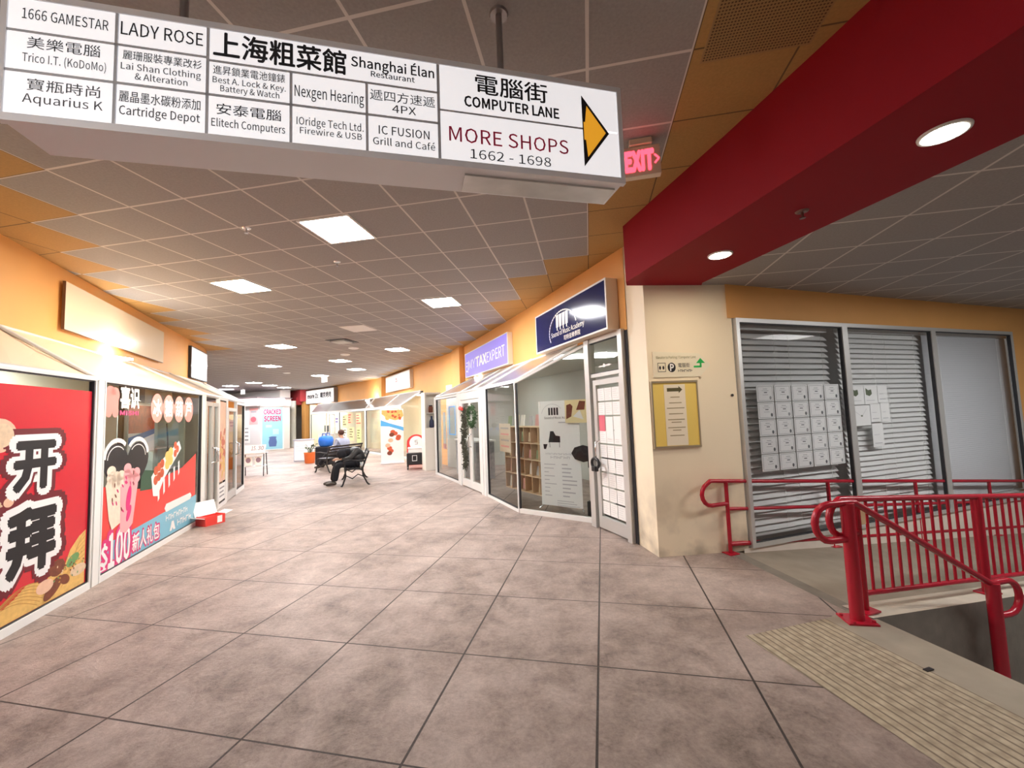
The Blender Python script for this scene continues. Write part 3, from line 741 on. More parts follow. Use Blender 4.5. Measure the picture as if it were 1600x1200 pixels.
# ------------------------------------------------------------------ hanging directory sign
SGF = Fr((-1.85, 1.432), (.603, 2.015))
sg = SGF.thing('directory_sign', 'long white hanging directory sign listing shops, with a yellow arrow', 'sign')
SLN = SGF.L
m_ = MB(); m_.box(0, SLN, .012, .215, 2.80, 3.305, 0)
m_.box(-.012, SLN + .012, -.008, .02, 2.795, 2.825, 0); m_.box(-.012, SLN + .012, -.008, .02, 3.285, 3.312, 0); m_.box(-.012, .008, -.008, .02, 2.825, 3.285, 0); m_.box(SLN - .012, SLN + .012, -.008, .02, 2.825, 3.285, 0)
m_.build('housing', SIGNGREY, sg)
m_ = MB(); m_.box(1.72, SLN - .02, .05, .19, 2.79, 2.80); m_.build('underside_plate', M('scratched_zinc', (.62, .62, .60), .3, metal=.5, noise=.3, nscale=9), sg)
for x in (.517, 1.93):
    m_ = MB(); m_.cyl((x, .12, 3.30), (x, .12, CH), .017, seg=12); m_.lathe((x, .12, CH - .012), [(.045, 0), (.05, .012)], seg=14); m_.build('hanging_rod', M('rod_steel', (.35, .33, .33), .3, metal=.8), sg)
m_ = MB()
for x0, x1, z0, z1 in ((.345, .355, 2.825, 3.285), (.660, .671, 2.825, 3.285), (.972, .983, 2.825, 3.140), (1.279, 1.290, 2.825, 3.140), (1.594, 1.607, 2.825, 3.285),
                       (.008, .660, 3.150, 3.160), (.008, 1.6, 2.990, 3.001), (.671, 1.6, 3.139, 3.149), (1.6, 2.315, 3.059, 3.068)): m_.box(x0, x1, -.0048, .011, z0, z1)
m_.build('divider', M('sign_divider_grey', (.52, .53, .56), .5), sg)
CELLS = [  # x0, z0, x1, z1, lettering (string, x, z, width, height, bold)
 (.008, 3.16, .346, 3.285, [('1666 GAMESTAR', .052, 3.205, .272, .042, .004)]),
 (.008, 3.0, .346, 3.152, [('美樂電腦', .071, 3.088, .230, .046, 0), ('Trico I.T. (KoDoMo)', .059, 3.034, .262, .034, 0)]),
 (.008, 2.825, .346, 2.992, [('寶瓶時尚', .077, 2.922, .228, .045, 0), ('Aquarius K', .065, 2.873, .250, .035, 0)]),
 (.356, 3.16, .660, 3.285, [('LADY ROSE', .365, 3.200, .283, .054, .006)]),
 (.356, 3.0, .660, 3.152, [('麗珊服裝專業改衫', .374, 3.097, .271, .037, .004), ('Lai Shan Clothing', .369, 3.056, .274, .027, .004), ('& Alteration', .416, 3.018, .180, .027, .004)]),
 (.356, 2.825, .660, 2.992, [('麗晶墨水碳粉添加', .366, 2.920, .277, .044, .004), ('Cartridge Depot', .368, 2.868, .274, .036, .006)]),
 (.670, 3.148, 1.595, 3.285, [('上海粗菜館', .687, 3.165, .512, .104, .022), ('Shanghai Élan', 1.221, 3.212, .361, .045, .02), ('Restaurant', 1.304, 3.176, .190, .026, .015)]),
 (.670, 3.0, .973, 3.140, [('進昇鎖業電池鐘錶', .686, 3.087, .269, .037, .004), ('Best A. Lock & Key.', .685, 3.050, .273, .026, .006), ('Battery & Watch', .713, 3.015, .220, .026, .006)]),
 (.670, 2.825, .973, 2.992, [('安泰電腦', .700, 2.914, .241, .046, .004), ('Elitech Computers', .683, 2.862, .273, .033, .006)]),
 (.982, 3.0, 1.280, 3.140, [('Nexgen Hearing', .992, 3.037, .281, .050, .006)]),
 (.982, 2.825, 1.280, 2.992, [('IOridge Tech Ltd.', 1.000, 2.911, .270, .034, .004), ('Firewire & USB', 1.013, 2.872, .250, .028, .004)]),
 (1.289, 3.0, 1.595, 3.140, [('遞四方速遞', 1.298, 3.067, .286, .048, .002), ('4PX', 1.393, 3.019, .104, .036, .004)]),
 (1.289, 2.825, 1.595, 2.992, [('IC FUSION', 1.334, 2.911, .221, .039, .006), ('Grill and Café', 1.309, 2.860, .271, .033, .004)]),
 (1.606, 3.067, SLN - .013, 3.285, [('電腦街', 1.775, 3.168, .357, .094, .012), ('COMPUTER LANE', 1.721, 3.098, .468, .050, .03)]),
 (1.606, 2.825, SLN - .013, 3.060, [('1662 - 1698', 1.741, 2.843, .396, .046, .002)]),
]
for x0, z0, x1, z1, tx in CELLS:
    m_ = MB(); m_.box(x0 + .002, x1 - .002, -.004, .012, z0 + .001, z1 - .001); p_ = m_.build('shop_name_panel', SIGNWHITE, sg)
    m_ = MB()
    for s_, x, z, w, h, bd in tx: m_.text(s_, x, z, w, h, -.0055, 0, bd)
    m_.build('lettering', INK, p_)
    if x0 == 1.606 and z0 < 3:
        m_ = MB(); m_.text('MORE SHOPS', 1.645, 2.918, .586, .070, -.0055, 0, .004); m_.build('lettering', REDINK, p_)['label'] = 'dark red MORE SHOPS lettering'
m_ = MB()
m_.xz([(2.312, 3.24), (2.313, 2.865), (2.456, 3.053)], -.0060, 0)
m_.xz([(2.338, 3.185), (2.326, 3.098), (2.318, 3.098), (2.318, 3.004), (2.327, 3.004), (2.334, 2.915), (2.437, 3.053)], -.0075, 1)
m_.build('arrow', [INK, AMBER], sg)['label'] = 'black edged amber arrow pointing right'

# exit sign
ex = thing('exit_sign', 'lit red EXIT sign hanging from the ceiling by the red beam', 'sign', (1.065, 3.06, CH), R(-12))
m_ = MB(); m_.rbox(-.085, .085, -.05, .05, -.05, 0, .008); m_.build('canopy', SIGNCREAM, ex)
m_ = MB(); m_.rbox(-.142, .142, -.03, .03, -.292, -.055, .006); m_.build('housing', SIGNCREAM, ex)
m_ = MB(); m_.text('EXIT', -.118, -.245, .205, .145, -.0325, 0, .07); m_.stroke([(.100, -.140), (.128, -.172), (.100, -.205)], .014, -.0325); m_.build('lettering', EXITRED, ex)

# ------------------------------------------------------------------ shop signs on the right band
def lightbox(fr, name, label, x0, x1, z0, z1, d, face, body=SIGNCREAM, edge=.025, edgemat=WHITEPRINT):
    t = thing(name, label, 'sign', fr.loc(x0, 0, z0), fr.rz)
    w, h = x1 - x0, z1 - z0
    MB().box(0, w, -d, -.005, 0, h).build('box', body, t)
    m_ = MB(); frame_rect(m_, 0, w, 0, h, edge, -d - .006, -d); m_.build('border', edgemat, t)
    MB().rect(edge, edge, w - edge, h - edge, -d - .004).build('face', face, t)
    return t, w, h
t, w, h = lightbox(FR0, 'shop_sign', 'navy blue music academy light box sign with white script', .75, 2.985, 2.69, 3.365, .18, NAVY)
y = -.188
m_ = MB(); ox, oz = -.75, -2.69
cx, cz, rr = 1.78 + ox, 2.93 + oz, .36
for i in range(23):
    a0 = R(205 - i * 8.6); a1 = a0 - R(5.2)
    m_.stroke([(cx + rr * 1.25 * math.cos(a0) - .03, cz + rr * .86 * math.sin(a0)), (cx + rr * 1.25 * math.cos(a1) - .03, cz + rr * .86 * math.sin(a1))], .022, y)
for i in range(4):
    x = 1.555 + ox + i * .105; m_.xz([(x, 3.0 + oz), (x + .075, 3.0 + oz), (x + .095, 3.2 + oz), (x, 3.2 + oz)], y); m_.rect(x + .02, 2.95 + oz, x + .05, 3.0 + oz, y)
m_.text('Sound of Music Academy', 1.37 + ox, 2.865 + oz, 1.05, .075, y, 0, .01)
m_.text('司特音樂學院', 1.80 + ox, 2.755 + oz, .50, .075, y, 0, .01)
m_.build('lettering', WHITEPRINT, t)
t, w, h = lightbox(FR1, 'shop_sign', 'violet tax office light box sign with thin white letters', .86, 4.21, 2.72, 3.42, .12, PURPLE, edge=.02)
m_ = MB(); y = -.128
m_.rect(.12, .30, .24, .34, y); m_.rect(.12, .16, .24, .20, y); m_.stroke([(.14, .42), (.30, .42), (.30, .14)], .03, y)
m_.text('MY', .37, .21, .62, .25, y, 0, -.005); m_.text('TAX', 1.06, .21, .86, .25, y, 0, .04); m_.text('EXPERT', 1.96, .21, 1.22, .25, y, 0, -.005)
m_.build('lettering', WHITEPRINT, t)
WHITELIT = M('white_lit_face', (.85, .85, .84), .4, emit=(1, .97, .94, .22))
t, w, h = lightbox(FR2, 'shop_sign', 'plain white lit shop sign with a small red mark, above the food banner', .95, 4.85, 2.88, 3.62, .15, WHITELIT)
m_ = MB(); m_.stroke([(1.75, .52), (1.95, .52), (1.80, .40), (2.05, .40), (1.85, .58)], .03, -.158, 0); m_.build('emblem', BRIGHTRED, t)
m_ = MB(); m_.marks(.8, .16, 2.2, .10, 13, -.158); m_.build('lettering', PALEINK, t)
t, w, h = lightbox(FR4, 'shop_sign', 'white dark framed shop sign with black letters at the far right end', .0, 3.66, 2.75, 3.65, .25, WHITELIT, body=M('sign_dark_side', (.22, .20, .19), .5), edge=.03, edgemat=M('sign_dark_edge', (.2, .19, .18), .5))
m_ = MB(); m_.text('more Zc', .25, .36, 1.45, .26, -.258, 0, .06); m_.text('韓京烤肉', 1.95, .32, 1.35, .34, -.258, 0, .035); m_.build('lettering', INK, t)
# left band signs
FK2, FK3, FK4 = Fr(K[2], K[3]), Fr(K[3], K[4]), Fr(K[4], K[5])
FBP = Fr(lerp(K[2], K[3], .93), lerp(K[4], K[5], .31), .03)
t = thing('blank_sign_panel', 'blank cream sign panel on the orange band above the left shop', 'sign', FBP.loc(0, 0, 2.93), FBP.rz)
m_ = MB(); m_.box(0, FBP.L, -.03, 0, 0, .62); m_.build('panel', CREAMPANEL, t)
m_ = MB(); m_.box(-.006, 0, -.032, 0, 0, .62); m_.box(0, FBP.L, -.031, 0, -.006, 0); m_.build('edge', M('brown_edge', (.16, .08, .04), .5), t)
t, w, h = lightbox(FK4, 'shop_sign', 'pale glossy sign beyond the blank panel on the left band', 3.25, 4.66, 2.80, 3.58, .06, M('pale_sign_face', (.72, .72, .76), .12, emit=(1, 1, 1, .25)), body=DARKFRAME, edge=.02, edgemat=DARKFRAME)

# ------------------------------------------------------------------ left window graphics
GL = -.004
P1 = L1.thing('window_poster', 'tall red window poster with big black brush characters and noodles', 'poster')
m_ = MB(); m_.box(-1.25, .95, -.006, -.003, .085, 2.045); m_.build('sheet', POSTRED, P1)
m_ = MB(); y = -.0075
m_.xz([(.40, .09), (.93, .09), (.93, .62), (.84, .58), (.72, .48), (.66, .36), (.52, .36), (.40, .26)], y, 0)
m_.xz([(-.3, .09), (.42, .09), (.42, .24), (.36, .30), (.22, .33), (.10, .26), (.0, .22), (-.3, .24)], y, 0)
m_.ell(.56, .36, .10, .075, y - .001, 1); m_.ell(.52, .19, .13, .06, y - .001, 1, a=.6); m_.ell(.66, .22, .07, .045, y - .0012, 1, a=-.5)
m_.ell(.76, .37, .09, .05, y - .001, 2, a=.4); m_.ell(.84, .25, .11, .055, y - .0012, 3); m_.ell(.42, .24, .10, .06, y - .0014, 4)
m_.ell(-.12, 1.62, .17, .14, y, 4); m_.ell(-.10, 1.62, .12, .10, y - .001, 3); m_.ell(-.06, 1.02, .10, .085, y, 3); m_.ell(.0, 1.07, .05, .04, y - .001, 4)
for k in range(7):
    m_.stroke([(-.28 + k * .03 + .62 * q / 9, .11 + .018 * k + .11 * math.sin(3.1 * q / 9) ) for q in range(10)], .006, y - .0006, 5)
    m_.stroke([(.62 + .03 * k, .16 + .05 * k), (.72 + .025 * k, .26 + .05 * k), (.92, .33 + .045 * k)], .006, y - .0006, 5)
for k in range(40): m_.ell(random.uniform(.5, .93), random.uniform(.2, .42), .012, .008, y - .0018, random.choice((1, 2, 3, 5)), n=7, a=random.random() * 3)
m_.build('noodle_picture', [NOODLE, MEAT, GREENPRINT, M('broth_print', (.80, .60, .40), .4, noise=.3, nscale=30), PEACH, M('noodle_shadow_print', (.55, .27, .06), .4)], P1)
m_ = MB()
for ch, x, z, w, h in (('开', .03, 1.14, .46, .42), ('拜', .0, .43, .52, .52)):
    m_.rect(x + .06, z + .06, x + w - .08, z + h - .06, -.0084, 1)
    m_.text(ch, x - .04, z - .035, w + .08, h + .07, -.0080, 0, .15); m_.text(ch, x - .012, z - .012, w + .024, h + .024, -.0088, 1, .11); m_.text(ch, x + .02, z + .012, w - .04, h - .02, -.0096, 2, .052)
m_.build('lettering', [DARKMAROON, WHITEPRINT, INK], P1)

P2 = L2.thing('window_decal', 'red and blue snack decal with ice cream cones on the left window', 'decal')
m_ = MB(); y = -.006
m_.xz([(.13, .34), (2.62, .50), (2.62, 1.18), (2.1, 1.0), (1.55, .94), (1.0, .86), (.5, .92), (.13, 1.02)], y, 0)
m_.xz([(.13, .075), (2.66, .075), (2.66, .50), (.13, .36)], y - .0006, 1)
m_.xz([(.95, 1.10), (1.25, 1.06), (1.35, .95), (1.2, .82), (.92, .84)], y - .0004, 2)
m_.build('sheet', [BRIGHTRED, BLUEPRINT, M('dark_green_print', (.03, .09, .05), .4)], P2)
m_ = MB(); y = -.0078
# dark heart with two white arched bands
hp = []
for i in range(40):
    t_ = 2 * math.pi * i / 40
    hp.append((.62 + .030 * 16 * math.sin(t_) ** 3, 1.16 + .026 * (13 * math.cos(t_) - 5 * math.cos(2 * t_) - 2 * math.cos(3 * t_) - math.cos(4 * t_))))
m_.xz(hp, y, 0)
for cx, lo, hi in ((.40, 175, 45), (.84, 140, 5)):
    for i in range(9):
        a0 = R(lo + (hi - lo) * i / 9); a1 = R(lo + (hi - lo) * (i + .72) / 9)
        m_.stroke([(cx + .235 * math.cos(a0), 1.30 + .205 * math.sin(a0)), (cx + .235 * math.cos(a1), 1.30 + .205 * math.sin(a1))], .05, y - .001, 1)
    m_.stroke([(cx + .18 * math.cos(R(lo + (hi - lo) * i / 10)), 1.28 + .155 * math.sin(R(lo + (hi - lo) * i / 10))) for i in range(11)], .012, y - .001, 1)
m_.build('heart_emblem', [INK, WHITEPRINT], P2)
m_ = MB(); y = -.0100
m_.xz([(.20, 1.02), (.55, 1.02), (.52, .55), (.34, .50), (.28, .62)], y, 0)
m_.xz([(.48, .98), (.86, .98), (.76, .48), (.62, .40), (.50, .44)], y - .0004, 1)
for i in range(7): m_.ell(.30 + .12 * (i % 3) * .8, 1.02 + .07 * (i // 3), .085, .06, y - .0008, 0)
for i in range(7): m_.ell(.62 + .10 * (i % 3), 1.02 + .07 * (i // 3), .08, .06, y - .001, 1)
for i in range(16): m_.ell(.28 + random.random() * .5, .6 + random.random() * .5, .012, .03, y - .0014, random.choice((2, 3)), n=8, a=random.random())
m_.ell(.66, .80, .05, .15, y - .0012, 2, a=-.2); m_.ell(.67, .62, .04, .10, y - .0012, 2, a=-.4)
m_.build('ice_cream_picture', [M('vanilla_print', (.88, .74, .60), .4, noise=.2, nscale=20), PINKPRINT, MAGENTA, MEAT], P2)
m_ = MB(); y = -.0100
m_.xz([(1.18, .98), (1.34, 1.12), (1.98, 1.42), (2.06, 1.30), (1.52, .90), (1.36, .70), (1.24, .72)], y, 0)
for i in range(5):
    x = 1.36 + i * .15; m_.xz([(x, .82 + i * .07), (x + .045, .85 + i * .07), (x + .055, .66 + i * .07), (x + .01, .62 + i * .07)], y - .0003, 0)
for i in range(6): m_.ell(1.30 + (i % 3) * .085, .92 + (i // 3) * .13 + (i % 3) * .04, .06, .062, y - .0006, 1)
for i in range(4): m_.ell(1.62 + (i % 2) * .10, 1.10 + (i // 2) * .12 + (i % 2) * .05, .07, .07, y - .0006, 2)
for i in range(3): m_.ell(1.86 + (i % 2) * .07, 1.24 + i * .06, .05, .055, y - .0008, 1)
m_.build('fruit_skewer_picture', [WHITEPRINT, FOODRED, M('yellow_fruit_print', (.90, .56, .16), .4)], P2)
m_ = MB(); y = -.0090
m_.text('$', .155, .14, .13, .22, y, 0, .12); m_.text('100', .275, .075, .46, .40, y, 0, .085); m_.text('新人礼包', .76, .115, .69, .22, y, 0, .07); m_.rect(.15, .09, .27, .12, y, 0)
m_.text('$', .165, .15, .11, .20, y - .0008, 1, .035); m_.text('100', .295, .095, .42, .36, y - .0008, 1, .028); m_.text('新人礼包', .775, .128, .66, .195, y - .0008, 1, .02); m_.rect(.16, .097, .26, .113, y - .0008, 1)
m_.xz([(1.62, .43), (2.42, .47), (2.47, .52), (2.42, .57), (1.62, .545), (1.57, .49)], y, 1)
m_.marks(1.62, .30, .72, .08, 9, y, 1); m_.marks(1.98, .155, .5, .09, 5, y, 1); m_.xz([(1.74, .13), (1.80, .13), (1.83, .17), (1.86, .13), (1.92, .13), (1.86, .26), (1.80, .26)], y, 1)
m_.build('lettering', [MAGENTA, WHITEPRINT], P2)
P3 = L2.thing('window_decal', 'row of four red oval character decals at the top of the left window', 'decal')
m_ = MB(); y = -.006
for i, ch in enumerate('冰糖葫芦'):
    x = 1.30 + i * .335; m_.ell(x, 1.90, .165, .20, y, 0); m_.text(ch, x - .11, 1.79, .22, .22, y - .0012, 1, .03)
m_.build('ovals', [SALMON, WHITEPRINT], P3)
P4 = L2.thing('window_decal', 'pink and white two character shop logo decal at the upper left of the window', 'decal')
m_ = MB(); y = -.006
m_.ell(.245, 2.03, .10, .10, y, 0); m_.ell(.33, 2.03, .09, .09, y, 0); m_.rect(.16, 1.85, .40, 2.03, y - .0003, 0); m_.ell(.22, 1.84, .062, .07, y, 0); m_.ell(.345, 1.84, .062, .07, y, 0)
m_.text('喜识', .44, 1.885, .40, .24, y, 1, .04); m_.text('MISHI', .44, 1.80, .39, .05, y, 2, .04)
m_.build('print', [SALMON, WHITEPRINT, MAGENTA], P4)
P5 = L3.thing('window_poster', 'narrow orange food poster beside the left double door', 'poster')
m_ = MB(); y = -.02
m_.rect(1.02, .50, 1.58, 2.10, y, 0)
for i in range(26): m_.ell(1.10 + random.random() * .40, .62 + random.random() * .9, .06, .10, y - .0005 - i * .00003, random.choice((1, 2)), n=9, a=random.random() * 3)
m_.rect(1.05, .12, 1.58, .46, y, 3); m_.rect(1.10, .36, 1.5, .39, y - .001, 4); m_.rect(1.10, .28, 1.45, .31, y - .001, 4); m_.rect(1.10, .2, 1.5, .23, y - .001, 4)
m_.build('sheet', [PEACH, FOODRED, NOODLE, PAPER, GREYINK], P5)
# menu picture board and pale cabinet inside the left shop
t = thing('menu_lightbox', 'food picture board inside the left shop behind the window', 'picture', L2.loc(2.05, .5, 1.26), L2.rz)
m_ = MB(); m_.box(-.35, .42, 0, .04, 0, .75); m_.build('case', WHITEW, t)
m_ = MB(); y = -.002; m_.rect(-.33, .02, .40, .73, y, 0); m_.rect(-.33, .30, .40, .71, y - .001, 1); m_.xz([(-.33, .14), (.4, .28), (.4, .36), (-.33, .24)], y - .002, 2); m_.build('picture', [WHITEPRINT, FOODRED, M('deep_blue_print', (.03, .14, .45), .4)], t)
t = thing('display_fridge', 'pale green glass cabinet standing inside the left shop window', 'cabinet', L2.loc(3.65, .75, 0), L2.rz)
m_ = MB(); frame_rect(m_, -.62, .62, 0, 2.05, .07, 0, .5); m_.box(-.55, .55, .42, .5, .07, 1.98); m_.build('body', M('mint_grey', (.55, .66, .62), .4), t)
for z in (.45, .85, 1.25): MB().box(-.55, .55, .05, .42, z, z + .02).build('shelf', WHITEFRAME, t)
m_ = MB(); m_.tube([(-.2, -.02, 1.7), (-.17, -.03, 1.3), (-.22, -.02, .95)], .012, 0, 6); m_.build('cable', BLACK, t)

# ------------------------------------------------------------------ carton on the floor by the left door
t = thing('food_carton', 'open red and white cardboard carton lying on the floor by the left door', 'carton', (-5.10, 6.96, 0), R(70))
m_ = MB(); m_.box(-.16, .16, -.12, -.112, .0, .15, 0); m_.box(-.16, .16, .112, .12, 0, .15, 0); m_.box(-.16, -.152, -.112, .112, 0, .15, 0); m_.box(.152, .16, -.112, .112, 0, .15, 0); m_.box(-.152, .152, -.112, .112, 0, .01, 0); m_.rect(.03, .02, .11, .13, -.121, 1)
m_.build('tray', [BRIGHTRED, PAPER], t)
m_ = MB(); m_.obox((0, .15, .25), (.36, .008, .24), (R(-22), 0, 0), 0)
for x in (-.09, .02, .11): m_.obox((x, .135, .21), (.05, .006, .05), (R(-22), 0, 0), 1)
m_.build('lid', [PAPER, GREYINK], t)
MB().obox((-.22, 0, .14), (.14, .2, .008), (0, R(18), 0)).build('flap', PAPER, t)
MB().obox((.23, 0, .15), (.15, .2, .008), (0, R(-14), 0)).build('flap', PAPER, t)

# ------------------------------------------------------------------ right shop things
def bars(mb, rows, y, mi):
    for x0, z, x1, h in rows: mb.rect(x0, z, x1, z + h, y, mi)
# roll-up banner behind the slanted pane
t = thing('standing_banner', 'white stand-up banner with piano drawing behind the academy side window', 'banner', FB0.loc(.72, .12, .1), FB0.rz)
m_ = MB(); m_.box(-.37, .37, 0, .006, .05, 1.73); m_.build('sheet', PAPER, t)
m_ = MB(); m_.tube([(-.34, .01, 1.73), (-.34, .03, .05), (-.40, -.03, .0)], .012, 0, 6); m_.tube([(.34, .01, 1.73), (.34, .03, .05), (.40, -.03, .0)], .012, 0, 6); m_.build('stand', CHROME, t)
m_ = MB(); y = -.002
for i in range(4): m_.rect(-.18 + i * .05, 1.50, -.145 + i * .05, 1.62, y, 0)
m_.stroke([(-.11 + .2 * math.cos(R(a_)), 1.50 + .18 * math.sin(R(a_))) for a_ in range(170, 20, -15)], .006, y, 1)
m_.text('Sound of Music Academy', -.26, 1.44, .52, .035, y, 0, .006)
bars(m_, [(0.0, 1.37, .22, .02)], y, 1)
m_.xz([(-.20, 1.06), (.02, 1.06), (.02, 1.16), (-.06, 1.17), (-.10, 1.24), (-.16, 1.24), (-.18, 1.14)], y, 0); m_.rect(-.18, .98, -.172, 1.06, y, 0); m_.rect(0, .98, .008, 1.06, y, 0); m_.xz([(-.30, 1.03), (-.22, 1.03), (-.25, .95), (-.29, .95)], y, 0)
m_.marks(-.26, .86, .52, .03, 16, y, 1); m_.marks(-.17, .80, .36, .04, 6, y, 1)
for i in range(9): bars(m_, [(-.30, .70 - i * .062, -.30 + random.uniform(.08, .26), .012), (.03, .70 - i * .062, .03 + random.uniform(.10, .26), .02)], y, 1)
for i in range(3): bars(m_, [(-.08, .13 - i * .035, .22 + .05 * i, .010)], y, 1)
m_.build('print', [INK, PALEINK], t)
# picture taped in the same window
t = thing('window_picture', 'yellow framed picture hanging behind the academy side window', 'picture', FB0.loc(1.03, .08, 1.47), FB0.rz)
m_ = MB(); m_.box(-.16, .22, 0, .008, 0, .36); m_.build('sheet', M('pale_yellow_sheet', (.86, .74, .42), .5), t)
m_ = MB(); y = -.002; m_.xz([(-.14, .06), (-.05, .10), (-.02, .26), (-.06, .30), (-.13, .28)], y, 0); m_.xz([(.04, .2), (.18, .2), (.2, .33), (.1, .34)], y, 0); m_.xz([(-.02, .1), (.16, .05), (.1, .2)], y, 1); m_.build('print', [MEAT, WHITEPRINT], t)
# black framed oval behind the door handle
t = thing('black_fan_ornament', 'black leaf shaped ornament behind the academy window beside the pull handle', 'ornament', FB0.loc(1.16, .06, 1.0), FB0.rz)
m_ = MB(); m_.ext([(-.20, 0), (-.14, .09), (.0, .13), (.13, .10), (.13, -.10), (.0, -.13), (-.14, -.09)], 0, .02); m_.build('plate', BLACK, t)
t = thing('floor_cabinet', 'white low cabinet behind the academy side window', 'cabinet', FB0.loc(1.22, .35, 0.0), FB0.rz)
m_ = MB(); m_.rbox(-.12, .3, 0, .4, 0.22, .75, .01); m_.build('body', PAPER, t); m_ = MB(); m_.box(-.16, .32, -.02, .42, 0, .22); m_.box(-.12, .3, -.01, .4, .75, 1.05); m_.build('plinth', M('charcoal_plinth', (.05, .05, .05), .6), t)
# cubby shelf with books inside the bay
FSH = Fr(lerp(B2, B1, .20), lerp(B1, B0, .45), 0)
FS = Fr(FSH.loc(0, .32)[:2], FSH.loc(FSH.L, .30)[:2])
t = thing('cubby_shelf', 'pale wooden cubby shelf behind the academy front window', 'shelf', FS.loc(0, 0, .18), FS.rz)
SW = FS.L; cols, rows, ch = 8, 4, .30
m_ = MB()
m_.box(0, SW, .26, .275, 0, rows * ch); 
m_.build('back_panel', WOOD, t)
m_ = MB()
for i in range(cols + 1): m_.box(i * SW / cols - .009, i * SW / cols + .009, 0, .26, 0, rows * ch + .018)
m_.build('divider', WOOD, t)
for j in range(rows + 1): MB().box(0, SW, 0, .26, j * ch, j * ch + .018).build('shelf_board', M('birch_edge', (.80, .64, .46), .5), t)
bookcols = [M('book_%s' % n_, c_, .6) for n_, c_ in (('white', (.82, .80, .76)), ('pink', (.75, .45, .45)), ('cream', (.80, .68, .48)), ('grey', (.45, .45, .47)), ('green', (.35, .45, .28)))]
place = ['bottom row', 'second row up', 'third row up', 'top row', 'top of the shelf']
for j in range(rows + 1):
    for i in range(cols):
        if j < rows and random.random() < .22: continue
        bw, bh_ = random.uniform(.07, .13), random.uniform(.14, .22)
        bx = (i + .5) * SW / cols + random.uniform(-.03, .03)
        p = FS.loc(bx, .09, .18 + j * ch + .018)
        bt = tag(MB().obox((0, 0, bh_ / 2 + .012), (bw, .022, bh_), (R(-8), 0, 0)).build('picture_book', [bookcols[(i * 3 + j) % 5]]),
                 '%s picture book in the cubby shelf, %s, %s place from the left' % (('white', 'pink', 'cream', 'grey', 'green')[(i * 3 + j) % 5], place[j], ('first', 'second', 'third', 'fourth', 'fifth', 'sixth', 'seventh', 'eighth')[i]), 'book', 'books in the cubby shelf')
        at(bt, p, FS.rz)
# papers on the display window
t = thing('window_notice', 'cream notice card in the academy front window before the cubby shelf', 'notice', FB1.loc(1.02, .03, .95), FB1.rz)
m_ = MB(); m_.box(-.27, .27, 0, .006, 0, .52); m_.build('sheet', M('cream_card', (.84, .76, .66), .6), t)
m_ = MB()
for i in range(4): bars(m_, [(-.2, .42 - i * .11, .2, .03)], -.002, i % 2)
m_.build('print', [PALEINK, PINKPRINT], t)
# wreath and garland
t = thing('wreath', 'green pine wreath with hanging garland on the tax office door', 'wreath', FB2.loc(.98, -.05, 1.62), FB2.rz)
m_ = MB()
for i in range(150):
    a_ = random.random() * 6.283; c_ = (.20 * math.cos(a_) + random.uniform(-.04, .04), random.uniform(-.05, .01), .20 * math.sin(a_) + random.uniform(-.04, .04))
    m_.obox(c_, (.012, .012, .10), (random.uniform(-1, 1), random.uniform(-1.5, 1.5), a_))
m_.build('ring', LEAF, t)
g_ = thing('garland', 'drooping dark green garland with a red bow on the left door leaf', 'garland', FB2.loc(.42, -.05, 1.8), FB2.rz)
m_ = MB()
for i in range(320):
    f = random.random(); wv = .12 * (1 - .3 * f)
    m_.obox((.06 * math.sin(f * 9) + random.uniform(-wv, wv), random.uniform(-.04, .02), -1.35 * f + random.uniform(-.05, .05)), (.014, .012, .11), (random.uniform(-1, 1), random.uniform(-1, 1), random.uniform(-1, 1)))
m_.build('foliage', [M('dry_pine', (.075, .075, .05), .7, noise=.6, nscale=25)], g_)
m_ = MB(); m_.blob((-.14, -.05, .02), (.09, .03, .05)); m_.blob((.02, -.05, .0), (.07, .03, .05)); m_.blob((-.06, -.06, 0), (.03, .03, .03)); m_.build('bow', BRIGHTRED, g_)
# paper sheets on the academy door: 3 columns
for j in range(9):
    for i in range(3):
        if j in (6,): 
            if i < 2: continue
        z = .22 + j * .195
        s_ = tag(MB().box(0, .165, -.002, 0, 0, .175).build('paper_sheet', PAPER), 'white paper sheet taped inside the academy door, %s column, %s of nine from the floor' % (('left', 'middle', 'right')[i], ('first', 'second', 'third', 'fourth', 'fifth', 'sixth', 'seventh', 'eighth', 'ninth')[j]), 'paper', 'sheets papering the academy door')
        m_ = MB()
        for k in range(5): m_.rect(.02, .03 + k * .028, random.uniform(.1, .15), .036 + k * .028, -.003)
        m_.build('print', M('faint_print', (.72, .72, .72), .6), s_)
        at(s_, FR0.loc(2.385 + i * .175, -.003, z), FR0.rz)
for x, lb in ((2.57, 'left one of two plain white envelopes on the academy door'), (2.76, 'right one of two plain white envelopes on the academy door')):
    s_ = tag(MB().box(0, .165, -.004, 0, 0, .30).box(.07, .09, -.005, -.004, .17, .18).build('envelope', [PAPER]), lb, 'paper'); at(s_, FR0.loc(x, -.010, 1.26), FR0.rz)
s_ = tag(MB().box(0, .15, -.003, 0, 0, .22).build('red_notice', M('pinkish_red_notice', (.72, .16, .22), .5)), 'small red notice at the left of the academy door glass', 'notice'); at(s_, FR0.loc(2.39, -.004, 1.36), FR0.rz)
t = thing('door_lock', 'black cable lock hooked on the academy door handle', 'lock', FR0.loc(2.42, -.10, .95), FR0.rz)
m_ = MB(); m_.tube([(.09 * math.cos(a_), -.02, -.03 + .07 * math.sin(a_)) for a_ in [6.283 * i / 16 for i in range(17)]], .02, 0, 8); m_.rbox(-.05, .05, -.06, 0, -.14, -.07, .01); m_.build('body', BLACK, t)
